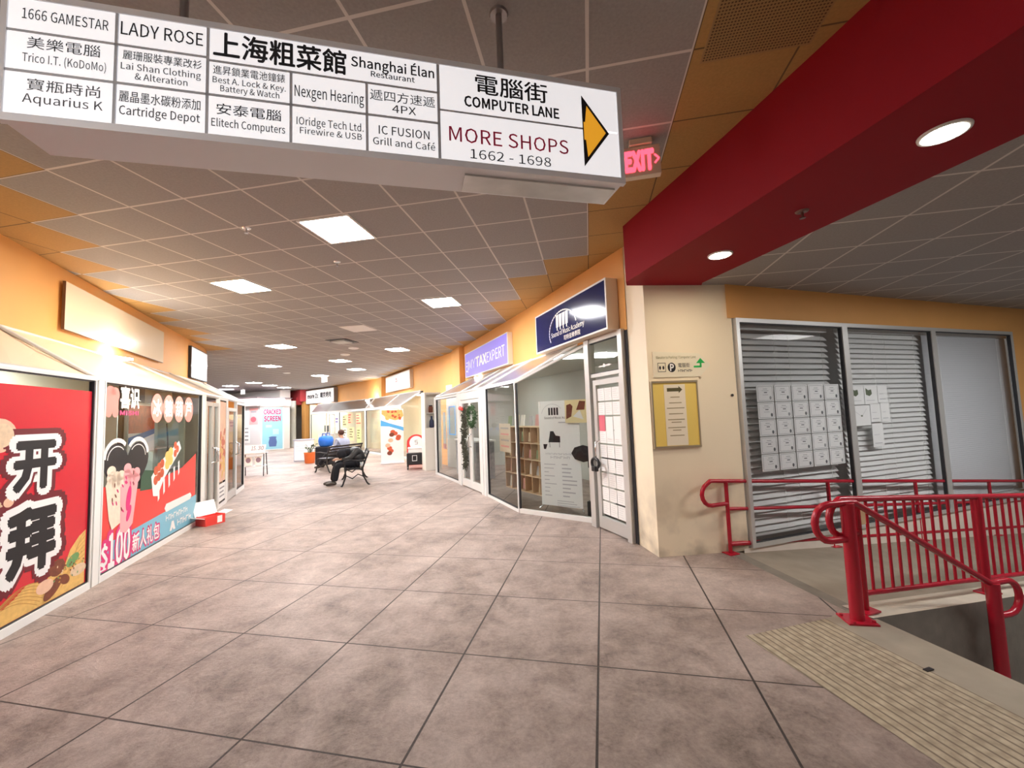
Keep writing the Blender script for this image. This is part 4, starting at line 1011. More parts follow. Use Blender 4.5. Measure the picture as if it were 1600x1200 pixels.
s_ = tag(MB().xz([(0, .02), (.06, .035), (.12, .03), (.15, .06), (.19, .035), (.28, .04), (.34, .022), (.27, .012), (.20, .015), (.16, 0), (.11, .014), (.05, .008)], 0).build('transom_decal', WHITEPRINT), 'small white script decal on the transom above the academy door', 'decal'); at(s_, FR0.loc(2.43, -.006, 2.24), FR0.rz)

# blue edged notice and dress shape in tall window
t = thing('window_notice', 'blue outlined notice frame in the tall window left of the wreath door', 'notice', FB3.loc(1.25, .05, 1.15), FB3.rz)
m_ = MB(); frame_rect(m_, -.22, .3, 0, .75, .03, 0, .01); m_.build('frame', M('azure_frame', (.10, .38, .80), .4, emit=(.1, .4, .9, .3)), t)
t = thing('window_banner', 'slim white banner with a pink foot in the tall window', 'banner', FB3.loc(.55, .06, .75), FB3.rz)
m_ = MB(); m_.ext([(-.12, 0), (.16, 0), (.10, 1.0), (-.10, 1.0)], 0, .01); m_.rect(-.12, 0, .16, .14, -.002, 1); m_.build('sheet', [PAPER, PINKPRINT], t)
t = thing('shop_counter', 'grey patterned counter inside the tall window', 'counter', FB3.loc(1.0, .5, 0), FB3.rz)
m_ = MB(); m_.box(-.8, .8, 0, .5, 0, .95); m_.build('body', M('grey_weave', (.42, .42, .44), .6, noise=.4, nscale=14), t); m_ = MB(); m_.box(-.84, .84, -.03, .53, .95, .99); m_.build('top', PAPER, t)

# ------------------------------------------------------------------ pillar notices
FP = Fr((1.562, 4.677), (2.43, 4.774))
t = FP.thing('direction_sign', 'cream arrow shaped parking direction sign on the pillar', 'sign')
m_ = MB(); m_.ext([(.06, 2.0), (.62, 2.0), (.755, 2.135), (.62, 2.27), (.06, 2.30)], -.014, 0); m_.build('plate', M('cream_sign_plate', (.90, .84, .66), .35), t)
m_ = MB(); y = -.0155
m_.text('Elevator to Parking / Computer Lane', .10, 2.215, .48, .028, y, 0, .004)
m_.stroke([(.115, 2.065), (.205, 2.065), (.205, 2.165), (.115, 2.165), (.115, 2.065)], .006, y, 1); m_.ell(.14, 2.11, .012, .022, y, 1, n=10); m_.ell(.18, 2.11, .012, .022, y, 1, n=10)
m_.ell(.28, 2.112, .048, .055, y, 1, n=28); m_.text('P', .262, 2.075, .042, .075, y - .001, 2, .04)
m_.text('電腦街', .36, 2.11, .14, .048, y, 1); m_.marks(.355, 2.058, .18, .028, 7, y, 1)
m_.build('lettering', [M('olive_lettering', (.22, .20, .06), .5), INK, WHITEPRINT], t)
m_ = MB(); m_.stroke([(.555, 2.115), (.635, 2.115), (.635, 2.165)], .022, y, 0); m_.xz([(.580, 2.155), (.690, 2.155), (.635, 2.215)], y, 0); m_.build('arrow', GREENARROW, t)
t = FP.thing('framed_notice', 'yellow backed framed notice with a dark arrow on the pillar', 'notice')
m_ = MB(); m_.box(.03, .555, -.02, 0, 1.215, 1.94); m_.build('backing', YELLOW, t)
m_ = MB(); m_.box(.012, .572, -.035, -.0, 1.935, 1.958); m_.box(.012, .572, -.035, 0, 1.195, 1.218); m_.box(.012, .03, -.03, 0, 1.218, 1.935); m_.box(.555, .572, -.03, 0, 1.218, 1.935); m_.build('snap_frame', M('bronze_aluminium', (.62, .52, .36), .3, metal=.7), t)
m_ = MB(); m_.box(.165, .42, -.0225, -.02, 1.222, 1.915); m_.build('paper', M('warm_paper', (.90, .82, .66), .6), t)
m_ = MB(); y = -.0245; m_.xz([(.20, 1.835), (.34, 1.835), (.34, 1.815), (.385, 1.855), (.34, 1.895), (.34, 1.875), (.20, 1.875)], y, 0)
for z, w in ((1.765, .11), (1.70, .15), (1.64, .21), (1.575, .17), (1.51, .20), (1.48, .12), (1.42, .21), (1.39, .10), (1.33, .17)): m_.rect(.292 - w / 2, z, .292 + w / 2, z + .010, y, 1)
m_.build('lettering', [M('dark_olive', (.10, .085, .03), .5), M('ochre_lines', (.42, .34, .2), .6)], t)
s_ = tag(MB().lathe((0, 0, 0), [(.012, 0), (.012, .01)], seg=10).build('wall_screw', M('tan_screw', (.4, .3, .18), .5)), 'tiny screw plug right of the yellow notice frame', 'screw')
s_.location = FP.loc(.62, -.004, 1.985); s_.rotation_euler = (R(90), 0, FP.rz)
s_ = tag(MB().lathe((0, 0, 0), [(.016, 0), (.016, .015)], seg=10).build('doorbell_button', BLACK), 'small black knob on the pillar edge beside the first tall window', 'knob')
s_.location = FP.loc(1.0, -.004, 1.77); s_.rotation_euler = (R(90), 0, FP.rz)

# ------------------------------------------------------------------ window blinds, certificates
BLIND = M('white_blind_slat', (.80, .80, .79), .45)
def blind(x0, x1, z0, z1, pitch, tilt, lab, y=.14, mt=BLIND, depth=.05):
    t = FW.thing('venetian_blind', lab, 'blind', 'blinds in the ramp windows')
    m_ = MB(); n = int((z1 - z0) / pitch)
    for i in range(n):
        z = z0 + pitch * (i + .5); dz = math.sin(tilt) * depth / 2; dy = math.cos(tilt) * depth / 2
        m_.add([(x0, y - dy, z - dz), (x1, y - dy, z - dz), (x1, y, z + .005), (x0, y, z + .005), (x1, y + dy, z + dz), (x0, y + dy, z + dz)], [(0, 1, 2, 3), (3, 2, 4, 5)])
    m_.build('slats', mt, t)
    m_ = MB(); m_.box(x0, x1, y - .03, y + .03, z1, z1 + .05); m_.build('headrail', WHITEFRAME, t)
    m_ = MB(); m_.box(x0, x1, y - .03, y + .03, z0 - .04, z0 - .015); m_.build('bottom_rail', WHITEFRAME, t)
    m_ = MB()
    for k in (.15, .85): xx = x0 + (x1 - x0) * k; m_.cyl((xx, y - .028, z0), (xx, y - .028, z1), .002, seg=5)
    m_.build('cord', PAPER, t)
blind(.06, .86, .14, 2.58, .075, R(52), 'white venetian blind in the left half of the first window', depth=.085)
blind(.87, 1.72, .14, 2.58, .075, R(50), 'white venetian blind in the right half of the first window', y=.15, depth=.085)
blind(1.92, 2.72, .14, 2.60, .070, R(60), 'white venetian blind in the left half of the middle window', depth=.082)
blind(2.73, 3.66, .14, 2.60, .070, R(60), 'white venetian blind in the right half of the middle window', y=.145, depth=.082)
blind(3.76, 5.98, .14, 2.60, .030, R(72), 'fine pale blind filling the third window', mt=M('pale_mesh_blind', (.74, .75, .78), .5), depth=.034)
names_r = ('top', 'second', 'middle', 'fourth', 'bottom'); names_c = ('first', 'second', 'third', 'fourth', 'fifth')
cpar = .287
for j in range(5):
    for i in range(5):
        w, h = .268, .198
        x = .30 + i * .2865; z = 1.682 - j * .2065
        s_ = tag(MB().box(0, w, 0, .003, 0, h).build('certificate', PAPER), 'framed print certificate in the first window, %s row, %s from the left' % (names_r[j], names_c[i]), 'certificate', 'certificates in the first window')
        m_ = MB(); y = -.0012
        m_.stroke([(.02, .015), (w - .02, .015), (w - .02, h - .015), (.02, h - .015), (.02, .015)], .004, y)
        m_.rect(.10, .15, .17, .156, y); m_.rect(.08, .13, .19, .134, y); m_.rect(.115, .105, .165, .116, y, 1); m_.rect(.09, .08, .18, .084, y)
        if (i * 7 + j * 3) % 5: m_.ell(w - .055, .045, .017, .022, y - .0006, 1, n=12)
        else: m_.ell(w - .055, .045, .017, .022, y - .0006, 0, n=12)
        m_.build('print', [M('certificate_grey', (.36, .37, .38), .6), M('certificate_seal', (.13, .14, .15), .5)], s_)
        at(s_, FW.loc(x, .03, z), FW.rz)
extra = [(1.94, 1.60, .26, .25, 'photo sheet at the top left of the paper cluster in the middle window', 1), (2.21, 1.60, .26, .25, 'photo sheet second from the left in the middle window cluster', 1), (2.48, 1.62, .2, .23, 'plain sheet at the top right of the paper cluster in the middle window', 0),
         (1.92, 1.32, .37, .27, 'wide sketch sheet low in the paper cluster of the middle window', 2), (2.30, 1.36, .2, .25, 'plain sheet in the right column of the paper cluster, upper', 0), (2.30, 1.03, .22, .31, 'plain sheet hanging lowest in the middle window', 0), (2.51, 1.36, .18, .25, 'plain sheet at the right edge of the paper cluster', 0)]
for x, z, w, h, lb, k in extra:
    s_ = tag(MB().box(0, w, 0, .003, 0, h).build('paper_sheet', PAPER), lb, 'paper', 'papers in the middle window')
    m_ = MB(); y = -.0012
    if k == 1: m_.xz([(.03, .13), (.10, .11), (.15, .14), (.14, .20), (.08, .19), (.03, .22)], y, 1); m_.rect(.03, .05, .2, .055, y)
    elif k == 2: m_.stroke([(.03, .02), (.06, .2), (.2, .12), (.3, .22)], .004, y); m_.ell(.2, .13, .02, .012, y, 1, n=8)
    else: m_.rect(.03, .04, w - .04, .05, y); m_.rect(.03, h * .5, w - .08, h * .5 + .005, y)
    m_.build('print', [PALEINK, M('photo_green', (.14, .17, .10), .5, noise=.5, nscale=40)], s_)
    at(s_, FW.loc(x, .035, z), FW.rz)

# ------------------------------------------------------------------ railings
def arc(c, r, a0, a1, ex, n=8):
    """arc in the vertical plane that holds direction ex (xy)"""
    return [(c[0] + ex[0] * r * math.cos(R(a)), c[1] + ex[1] * r * math.cos(R(a)), c[2] + r * math.sin(R(a))) for a in [a0 + (a1 - a0) * i / n for i in range(n + 1)]]
# back ramp rail
rl = thing('ramp_railing', 'dark red pipe railing on the ramp along the blind-covered windows', 'railing')
P0 = Vector((2.377, 4.715))
def rp_(t, z): q = P0 + UX * t; return (q.x, q.y, z + SL * t)
ex_ = (-UX.x, -UX.y)
c_ = rp_(-.22, .665)
m_ = MB(); pts = [rp_(7, .80), rp_(3.5, .80), rp_(0, .80), rp_(-.22, .80)] + arc((c_[0], c_[1], .80 - .125), .125, 90, -90, ex_) [1:] + [rp_(0, .55)]
m_.tube(pts, .023, 0, 12); m_.build('top_rail', RAILRED, rl)
m_ = MB(); m_.tube([rp_(0, .49), rp_(7, .49)], .021, 0, 10); m_.build('middle_rail', RAILRED, rl)
m_ = MB(); m_.tube([rp_(0, .105), rp_(7, .105)], .026, 0, 10); m_.build('bottom_rail', RAILRED, rl)
for t_ in (0, 1.62, 3.32, 5.05, 6.7):
    m_ = MB(); m_.cyl(rp_(t_, 0), rp_(t_, .80), .021, seg=12); m_.build('post', RAILRED, rl)
    q = rp_(t_, .006); m_ = MB(); m_.obox(q, (.13, .13, .012), (0, 0, FW.rz)); m_.build('base_plate', RAILRED, rl)
# baluster railing on the curb
bl_ = thing('baluster_railing', 'dark red railing with thin upright balusters on the concrete curb', 'railing')
Q0 = Vector((2.70, 3.335))
def bp_(t, z): q = Q0 + UX * t; return (q.x, q.y, z + SL * t + .012)
c_ = bp_(-.20, .73)
m_ = MB(); pts = [bp_(4.5, .86), bp_(2, .86), bp_(0, .86), bp_(-.18, .86)] + arc((bp_(-.18, 0)[0], bp_(-.18, 0)[1], .865 - .125), .13, 90, -90, ex_)[1:] + [bp_(0, .60)]
m_.tube(pts, .024, 0, 12); m_.build('top_rail', RAILRED, bl_)
m_ = MB(); m_.tube([bp_(0, .13), bp_(4.5, .13)], .021, 0, 10); m_.build('bottom_rail', RAILRED, bl_)
for i in range(1, 37):
    t_ = i * .118
    if abs(t_ - 1.62) < .05 or abs(t_ - 3.25) < .05: continue
    m_ = MB(); m_.cyl(bp_(t_, .13), bp_(t_, .86), .0115, seg=8); m_.build('baluster', RAILRED, bl_)
for t_ in (0, 1.62, 3.25):
    m_ = MB(); m_.cyl(bp_(t_, 0), bp_(t_, .86), .034 if t_ else .027, seg=14); m_.build('post', RAILRED, bl_)
    m_ = MB(); m_.obox(bp_(t_, .006), (.15, .13, .012), (0, 0, FW.rz)); m_.build('base_plate', RAILRED, bl_)
# stair handrail
hr = thing('stair_handrail', 'sloping red handrail with loop ends going down the stairs', 'handrail')
S0 = Vector((2.536, 3.214)); SD = Vector((.976, .218))
def sp_(t, z): q = S0 + SD * t; return (q.x, q.y, z)
exs = (-SD.x, -SD.y); exf = (SD.x, SD.y)
zt = .875; ze = zt - .55 * 1.40
loop1 = arc((sp_(-.18, 0)[0], sp_(-.18, 0)[1], zt - .135), .135, -90, 90, exs)
loop2 = arc((sp_(1.58, 0)[0], sp_(1.58, 0)[1], ze - .135), .135, 90, -90, exf)
m_ = MB(); m_.tube([sp_(0, zt - .27)] + loop1 + [sp_(0, zt), sp_(.07, zt - .005), sp_(1.40, ze + .0), sp_(1.47, ze)] + loop2 + [sp_(1.42, ze - .27)], .025, 0, 12); m_.build('rail', RAILRED, hr)
m_ = MB(); m_.cyl(sp_(0, 0), sp_(0, zt), .046, seg=16); m_.build('post', RAILRED, hr)
m_ = MB(); m_.cyl(sp_(1.42, -.826), sp_(1.42, ze), .046, seg=16); m_.build('post', RAILRED, hr)
m_ = MB(); m_.obox(sp_(0, .008), (.20, .17, .014), (0, 0, R(-10)));
for a_, b_ in ((-.075, -.06), (.075, -.06), (-.075, .06), (.075, .06)): m_.cyl((S0.x + a_, S0.y + b_, .014), (S0.x + a_, S0.y + b_, .028), .012, seg=8)
m_.build('base_plate', RAILRED, hr)
s_ = tag(MB().obox((0, 0, .006), (.06, .025, .006), (0, 0, .3)).build('litter_scrap', BLACK), 'small dark scrap lying on the grooved strip', 'litter'); s_.location = (2.47, 2.62, 0)
s_ = tag(MB().box(-.03, .03, -.005, .005, -.14, .0).build('paper_tag', M('tan_tag', (.72, .52, .30), .6)), 'tan tag hanging on the first baluster by the red post', 'tag'); at(s_, bp_(.065, .80), FW.rz)

# ------------------------------------------------------------------ benches and people
def bench(label, loc, rz, L=1.35):
    """local: +x along the bench, sitter faces -y; seat .44"""
    t = thing('park_bench', label, 'bench', loc, rz, 'cast iron benches in the walkway')
    for x in (0, L):
        m_ = MB()
        m_.tube([(x, -.30, 0), (x, -.27, .05), (x, -.20, .25), (x, -.22, .40), (x, -.05, .42), (x, .18, .40)], .02, 0, 8)
        m_.tube([(x, .34, 0), (x, .29, .06), (x, .20, .25), (x, .19, .42), (x, .26, .62), (x, .34, .83)], .02, 0, 8)
        m_.tube([(x, -.22, .42), (x, -.24, .62), (x, -.10, .64), (x, .22, .60)], .018, 0, 8)
        m_.tube([(x, -.19, .26), (x, -.05, .18), (x, .08, .28), (x, .20, .22)], .013, 0, 6)
        m_.lathe((x, -.30, 0), [(.03, 0), (.02, .03)], seg=8); m_.lathe((x, .34, 0), [(.03, 0), (.02, .03)], seg=8)
        m_.build('end_frame', BLACK, t)
    for i in range(6): MB().rbox(-.03, L + .03, -.22 + i * .075, -.16 + i * .075, .425, .447, .006).build('seat_slat', BLACK, t)
    for i in range(4): MB().obox((L / 2, .235 + i * .035, .55 + i * .085), (L + .06, .018, .06), (R(-20), 0, 0)).build('back_slat', BLACK, t)
    return t
def skin(name, verts, edges, mat, parent, sub=2):
    me = bpy.data.meshes.new(name); me.from_pydata([v[0] for v in verts], edges, []); o = bpy.data.objects.new(name, me); COL.objects.link(o)
    o.modifiers.new('skin', 'SKIN'); sm = o.modifiers.new('sub', 'SUBSURF'); sm.levels = sub; sm.render_levels = sub
    for i, v in enumerate(verts):
        r = v[1] if isinstance(v[1], tuple) else (v[1], v[1]); me.skin_vertices[0].data[i].radius = r
    me.skin_vertices[0].data[0].use_root = True
    dg = bpy.context.evaluated_depsgraph_get(); dg.update()
    m2 = bpy.data.meshes.new_from_object(o.evaluated_get(dg)); bpy.data.objects.remove(o); bpy.data.meshes.remove(me)
    m2.name = name
    m2.materials.clear(); m2.materials.append(mat)
    for p in m2.polygons: p.use_smooth = True
    o = bpy.data.objects.new(name, m2); COL.objects.link(o)
    if parent is not None: o.parent = parent
    return o
def chain(n, closed=False): return [(i, i + 1) for i in range(n - 1)]
def hand(parent, c, d, side, mat=SKIN):
    """small five fingered hand at c pointing along d"""
    c = Vector(c); d = Vector(d).normalized(); s = d.cross(Vector((0, 0, 1))).normalized() * side
    v = [(c, .026), (c + d * .05, (.038, .02)), (c + d * .085, (.036, .017))]; e = [(0, 1), (1, 2)]
    for k, ln in ((-.03, .06), (-.01, .075), (.01, .07), (.028, .055)):
        i = len(v); v += [(c + d * .10 + s * k, .009), (c + d * (.10 + ln * .6) + s * k + Vector((0, 0, -.012)), .008), (c + d * (.10 + ln) + s * k + Vector((0, 0, -.035)), .007)]; e += [(2, i), (i, i + 1), (i + 1, i + 2)]
    i = len(v); v += [(c + d * .05 - s * .045, .010), (c + d * .085 - s * .06 + Vector((0, 0, -.02)), .009)]; e += [(1, i), (i, i + 1)]
    return skin('hand', v, e, mat, parent, 1)


# bench local frame: x towards the camera, y towards the bench back
BR1 = math.atan2(-.93, .37); BR2 = math.atan2(-.9, -.4)
bench('black cast iron bench nearest the camera under the hunched person', (-4.50, 11.59, 0), BR1)
bench('black cast iron bench farther along under the person in a blue grey shirt', (-5.55, 14.35, 0), BR2)

def person(label, loc, rz, spine, head, knees, ankles, toes, arms, top, hairmat, hood, coat):
    """seated figure, local -y is forward; spine: pelvis, waist, chest, neck"""
    t = thing('person', label, 'person', loc, rz)
    pv, wa, chs, nk = [Vector(p) for p in spine]; hd = Vector(head)
    v = [(pv, (.15, .12)), (wa, (.14, .11)), (chs, (.17, .12)), (nk, .055), ((nk + hd) / 2, .052), (hd, (.082, .095)), (hd + (hd - nk).normalized() * .085, (.07, .075))]
    e = [(0, 1), (1, 2), (2, 3), (3, 4), (4, 5), (5, 6)]
    for sx in (-1, 1):
        hip = pv + Vector((sx * .10, -.06, -.02)); kn = Vector(knees[sx]); an = Vector(ankles[sx])
        i = len(v); v += [(hip, .095), ((hip + kn) / 2, .078), (kn, .060), ((kn * .6 + an * .4), .058), (an, .040)]; e += [(0, i), (i, i + 1), (i + 1, i + 2), (i + 2, i + 3), (i + 3, i + 4)]
        sh = chs + Vector((sx * .19, 0, .04)); el, wr_ = [Vector(q) for q in arms[sx]]
        i = len(v); v += [(sh, .058), ((sh + el) / 2, .047), (el, .040), ((el + wr_) / 2, .036), (wr_, .026)]; e += [(2, i), (i, i + 1), (i + 1, i + 2), (i + 2, i + 3), (i + 3, i + 4)]
    body = skin('body', v, e, SKIN, t)
    # clothing over the body
    v = [(pv, (.21, .18)), (wa, (.23, .20)), (chs, (.235, .19)), (nk + (nk - chs) * .1, (.105, .10))]; e = [(0, 1), (1, 2), (2, 3)]
    for sx in (-1, 1):
        sh = chs + Vector((sx * .19, 0, .04)); el, wr_ = [Vector(q) for q in arms[sx]]
        i = len(v); v += [(sh, .088), ((sh + el) / 2, .076), (el, .066), (el + (wr_ - el) * .85, .050)]; e += [(2, i), (i, i + 1), (i + 1, i + 2), (i + 2, i + 3)]
    skin('jacket' if coat else 'shirt', v, e, top, t)
    v = [(pv + Vector((0, 0, .02)), (.175, .13))]; e = []
    for sx in (-1, 1):
        hip = pv + Vector((sx * .10, -.06, -.02)); kn = Vector(knees[sx]); an = Vector(ankles[sx])
        i = len(v); v += [(hip, .118), ((hip + kn) / 2, .106), (kn, .092), (kn * .6 + an * .4, .086), (an + Vector((0, 0, -.015)), .07)]; e += [(0, i), (i, i + 1), (i + 1, i + 2), (i + 2, i + 3), (i + 3, i + 4)]
    skin('trousers', v, e, BLACKCLOTH, t)
    for sx in (-1, 1):
        an = Vector(ankles[sx]); to = Vector(toes[sx])
        skin('shoe', [(an + Vector((0, .05, -.05)), (.048, .05)), (an * .5 + to * .5 + Vector((0, 0, -.012)), (.054, .048)), (to, (.048, .034))], [(0, 1), (1, 2)], SHOE, t, 1)
        el, wr_ = [Vector(q) for q in arms[sx]]; hand(t, wr_, wr_ - el, sx)
    f = (hd - nk).normalized(); fw = Vector((0, -1, 0)); fw = (fw - f * fw.dot(f)).normalized()
    if hood:
        m_ = MB(); m_.blob(hd + f * .03 - fw * .015, (.13, .145, .135), 0, 16, 10); m_.blob(nk + (hd - nk) * .45, (.11, .12, .105), 0, 14, 8); m_.build('hood', hairmat, t)
    else:
        m_ = MB(); m_.blob(hd + f * .05 - fw * .03, (.10, .105, .10), 0, 16, 10); m_.build('hair', hairmat, t)
        m_ = MB()
        for sx in (-1, 1): m_.blob(hd + fw * .088 + Vector((sx * .032, 0, 0)) + f * .02, (.011, .006, .008), 0, 8, 6)
        m_.build('eye', INK, t)
        m_ = MB(); m_.blob(hd + fw * .10 - f * .01, (.014, .02, .022), 0, 8, 6)
        for sx in (-1, 1): m_.blob(hd + Vector((sx * .085, 0, 0)), (.012, .022, .032), 0, 8, 6)
        m_.build('nose_and_ears', SKIN, t)
        m_ = MB(); m_.blob(hd + fw * .085 - f * .045, (.026, .01, .006), 0, 8, 6); m_.build('mouth', M('lips', (.4, .15, .12), .5), t)
    return t
# hunched sleeper, sitting near the camera end of the first bench
person('person hunched forward on the nearest bench in a dark grey hooded jacket and black trousers', (-4.50, 11.59, 0), BR1,
       [(.98, .05, .55), (.98, .12, .70), (.98, .08, .82), (.98, -.10, .83)], (.98, -.25, .80),
       {-1: (.90, -.42, .53), 1: (1.08, -.40, .52)}, {-1: (.86, -.52, .11), 1: (1.06, -.46, .11)}, {-1: (.82, -.74, .035), 1: (1.02, -.68, .035)},
       {-1: ((.80, -.13, .66), (.90, -.36, .66)), 1: ((1.17, -.11, .66), (1.06, -.34, .65))}, GREYCLOTH, BLACKCLOTH, True, True)
person('person with auburn hair and blue grey shirt sitting on the farther bench', (-5.55, 14.35, 0), BR2,
       [(.60, .02, .55), (.60, .07, .74), (.60, .06, .93), (.60, .03, 1.06)], (.60, .0, 1.17),
       {-1: (.50, -.48, .50), 1: (.72, -.46, .52)}, {-1: (.46, -.98, .12), 1: (.70, -.92, .12)}, {-1: (.44, -1.18, .05), 1: (.68, -1.12, .05)},
       {-1: ((.38, -.04, .70), (.48, -.30, .66)), 1: ((.82, -.04, .70), (.72, -.30, .66))}, BLUEGREY, HAIR, False, False)

def skirt_box(mb, x0, x1, y0, y1, z0, z1, b, mi=0): mb.rbox(x0, x1, y0, y1, z0, z1, b, mi)
# trolley and blue bag beside the farther bench
t = thing('shopping_trolley', 'black upright cloth trolley at the far end of the farther bench', 'trolley', (-6.75, 14.75, 0), R(-20))
m_ = MB(); m_.rbox(-.28, .28, -.2, .2, .08, .72, .04); m_.build('bag', BLACKCLOTH, t)
for x in (-.22, .22):
    m_ = MB(); m_.cyl((x - .02, .16, .07), (x + .02, .16, .07), .07, seg=16); m_.build('wheel', BLACK, t)
t = thing('carrier_bag', 'bright blue carrier bag sitting on top of the black trolley', 'bag', (-6.72, 14.75, .72), R(-20))
m_ = MB(); n_ = 14
pr = [(.20, 0), (.27, .06), (.28, .2), (.24, .33), (.15, .38)]
for k, (r1, z1) in enumerate(pr): pass
vs = []; 
for r1, z1 in pr:
    for j in range(n_): 
        a_ = 6.283 * j / n_; w_ = 1 + .10 * math.sin(j * 2.7 + z1 * 9); vs.append((r1 * w_ * math.cos(a_), r1 * .75 * w_ * math.sin(a_), z1))
m_.add(vs, [(i * n_ + j, i * n_ + (j + 1) % n_, (i + 1) * n_ + (j + 1) % n_, (i + 1) * n_ + j) for i in range(len(pr) - 1) for j in range(n_)] + [tuple(range(n_))[::-1], tuple(range(len(vs) - n_, len(vs)))], 0, True)
m_.build('body', M('bag_blue', (.02, .17, .70), .4), t)
for y_ in (-.09, .09):
    m_ = MB(); m_.tube([(-.09, y_, .36), (-.06, y_, .47), (.06, y_, .47), (.09, y_, .36)], .012, 0, 6); m_.build('handle', M('bag_blue_strap', (.02, .10, .45), .5), t)
# orange pot with sprigs, white counter
t = thing('potted_plant', 'orange pot with thin leafy sprigs on the floor beyond the benches', 'plant', (-8.02, 16.2, 0))
m_ = MB(); m_.lathe((0, 0, 0), [(.16, 0), (.18, .02), (.21, .40), (.225, .42), (.205, .42), (.195, .38)]); m_.build('pot', M('orange_pot', (.80, .17, .03), .4), t)
m_ = MB(); m_.lathe((0, 0, .36), [(.19, 0), (.19, .02)]); m_.build('soil', M('soil', (.06, .04, .03), .9), t)
m_ = MB()
for i in range(16):
    a_ = random.random() * 6.28; l_ = random.uniform(.12, .34); tip = (math.cos(a_) * l_ * .9, math.sin(a_) * l_ * .9, .42 + l_)
    m_.tube([(math.cos(a_) * .06, math.sin(a_) * .06, .37), (tip[0] * .5, tip[1] * .5, .40 + l_ * .7), tip], .007, 0, 5); m_.obox(tip, (.10, .045, .006), (random.uniform(-1, 1), random.uniform(-1, 1), a_))
m_.build('foliage', M('dark_sprigs', (.05, .08, .04), .6), t)
t = thing('white_counter', 'white low display stand behind the orange pot', 'stand', (-8.75, 17.2, 0), R(15))
m_ = MB(); m_.box(-.34, .34, -.2, .2, .05, .86); m_.build('body', PAPER, t)
m_ = MB(); m_.box(-.37, .37, -.23, .23, .86, .90); m_.box(-.34, -.32, -.215, -.205, 0, .9); m_.box(-.34, .34, -.19, .19, 0, .05); m_.build('edge', M('stand_grey', (.45, .46, .55), .5), t)
m_ = MB(); m_.marks(-.26, .74, .5, .05, 9, -.202); bars(m_, [(-.26, .62, .2, .02), (-.26, .52, .1, .02), (-.26, .42, .16, .02)], -.202, 0); m_.build('print', PALEINK, t)
t = thing('computer_monitor', 'dark grey monitor inside the far glass shop front above the white stand', 'monitor', (-11.6, 25.6, .82), R(-42))
m_ = MB(); m_.rbox(-.34, .34, -.02, .03, .12, .52, .01); m_.build('screen', M('dark_screen', (.05, .07, .08), .3), t); m_ = MB(); m_.box(-.04, .04, 0, .03, 0, .12); m_.box(-.14, .14, -.06, .10, 0, .015); m_.build('stand', BLACK, t)
t = thing('shop_counter', 'pale counter inside the last glass shop front', 'counter', (-11.6, 25.6, 0), R(-42)); m_ = MB(); m_.box(-.8, .8, -.2, .4, 0, .8); m_.build('body', PAPER, t); m_ = MB(); m_.box(-.83, .83, -.23, .43, .8, .82); m_.build('top', M('stand_grey'), t)

# ---------------- things in front of the far right bay
t = thing('standing_banner', 'tall white food banner standing before the far right bay', 'banner', (-4.42, 15.0, 0), R(17))
m_ = MB(); m_.box(-.40, .40, -.004, .004, .03, 1.97); m_.build('sheet', PAPER, t)
m_ = MB(); m_.rbox(-.42, .42, -.08, .08, 0, .05, .01); m_.cyl((0, .02, .04), (0, .02, 1.95), .012, seg=8); m_.build('stand', SIGNGREY, t)
m_ = MB(); y = -.0055
m_.xz([(-.36, 1.93), (.36, 1.93), (.40, 1.72), (.30, 1.60), (.1, 1.56), (-.2, 1.66), (-.36, 1.8)], y, 0)
for i in range(26): m_.ell(random.uniform(-.28, .34), random.uniform(1.62, 1.90), .055, .045, y - .0003 - i * 1e-5, random.choice((0, 1, 1, 3)), n=9, a=random.random() * 3)
m_.xz([(-.40, 1.58), (-.1, 1.46), (.40, 1.30), (.40, 1.16), (.2, 1.24), (-.1, 1.34), (-.40, 1.36)], y, 2)
for cx, cz, k in ((.02, 1.14, 1), (.10, 1.08, 1), (-.02, 1.04, 4), (.22, .96, 1), (.20, .90, 1), (-.06, .84, 5), (-.16, .66, 5), (-.10, .56, 1), (-.05, .46, 1), (-.10, .38, 4)): m_.ell(cx, cz, .09, .075, y - .0008 + cx * 1e-4, k, n=14)
m_.build('food_picture', [NOODLE, FOODRED, M('azure_print', (.10, .45, .85), .4), M('yellow_fruit_print'), MEAT, PEACH], t)
t = thing('round_headed_sign', 'red board sign with a round white disc behind the black wheeled case', 'sign', (-3.42, 14.35, 0), R(14))
m_ = MB(); m_.ext([(-.30, 0), (.34, 0), (.34, .45), (.30, .78)] + [(.02 + .33 * math.cos(R(a_)), .72 + .33 * math.sin(R(a_))) for a_ in range(15, 170, 12)] + [(-.30, .7)], 0, .02); m_.build('board', M('board_red', (.72, .05, .05), .4), t)
m_ = MB(); m_.ell(.02, .76, .23, .23, -.002, 0, n=32); m_.stroke([(.06, .84), (-.02, .84), (-.02, .78), (.06, .78), (.06, .71), (-.02, .71)], .022, -.004, 1); m_.build('disc', [PAPER, GREYINK], t)
t = thing('wheeled_case', 'black wheeled case with a white topped box by the red round sign', 'case', (-3.15, 13.25, 0), R(12))
m_ = MB(); m_.rbox(-.29, .27, -.2, .2, .15, .52, .03); m_.build('body', BLACK, t)
m_ = MB(); frame_rect(m_, -.12, .03, .27, .45, .016, -.208, -.2); m_.build('label_frame', PAPER, t)
for x, y_ in ((-.26, -.17), (.24, -.17), (-.26, .17), (.24, .17)):
    m_ = MB(); m_.cyl((x - .018, y_, .05), (x + .018, y_, .05), .05, seg=14); m_.box(x - .024, x + .024, y_ - .02, y_ + .02, .06, .17); m_.build('wheel', BLACK, t)
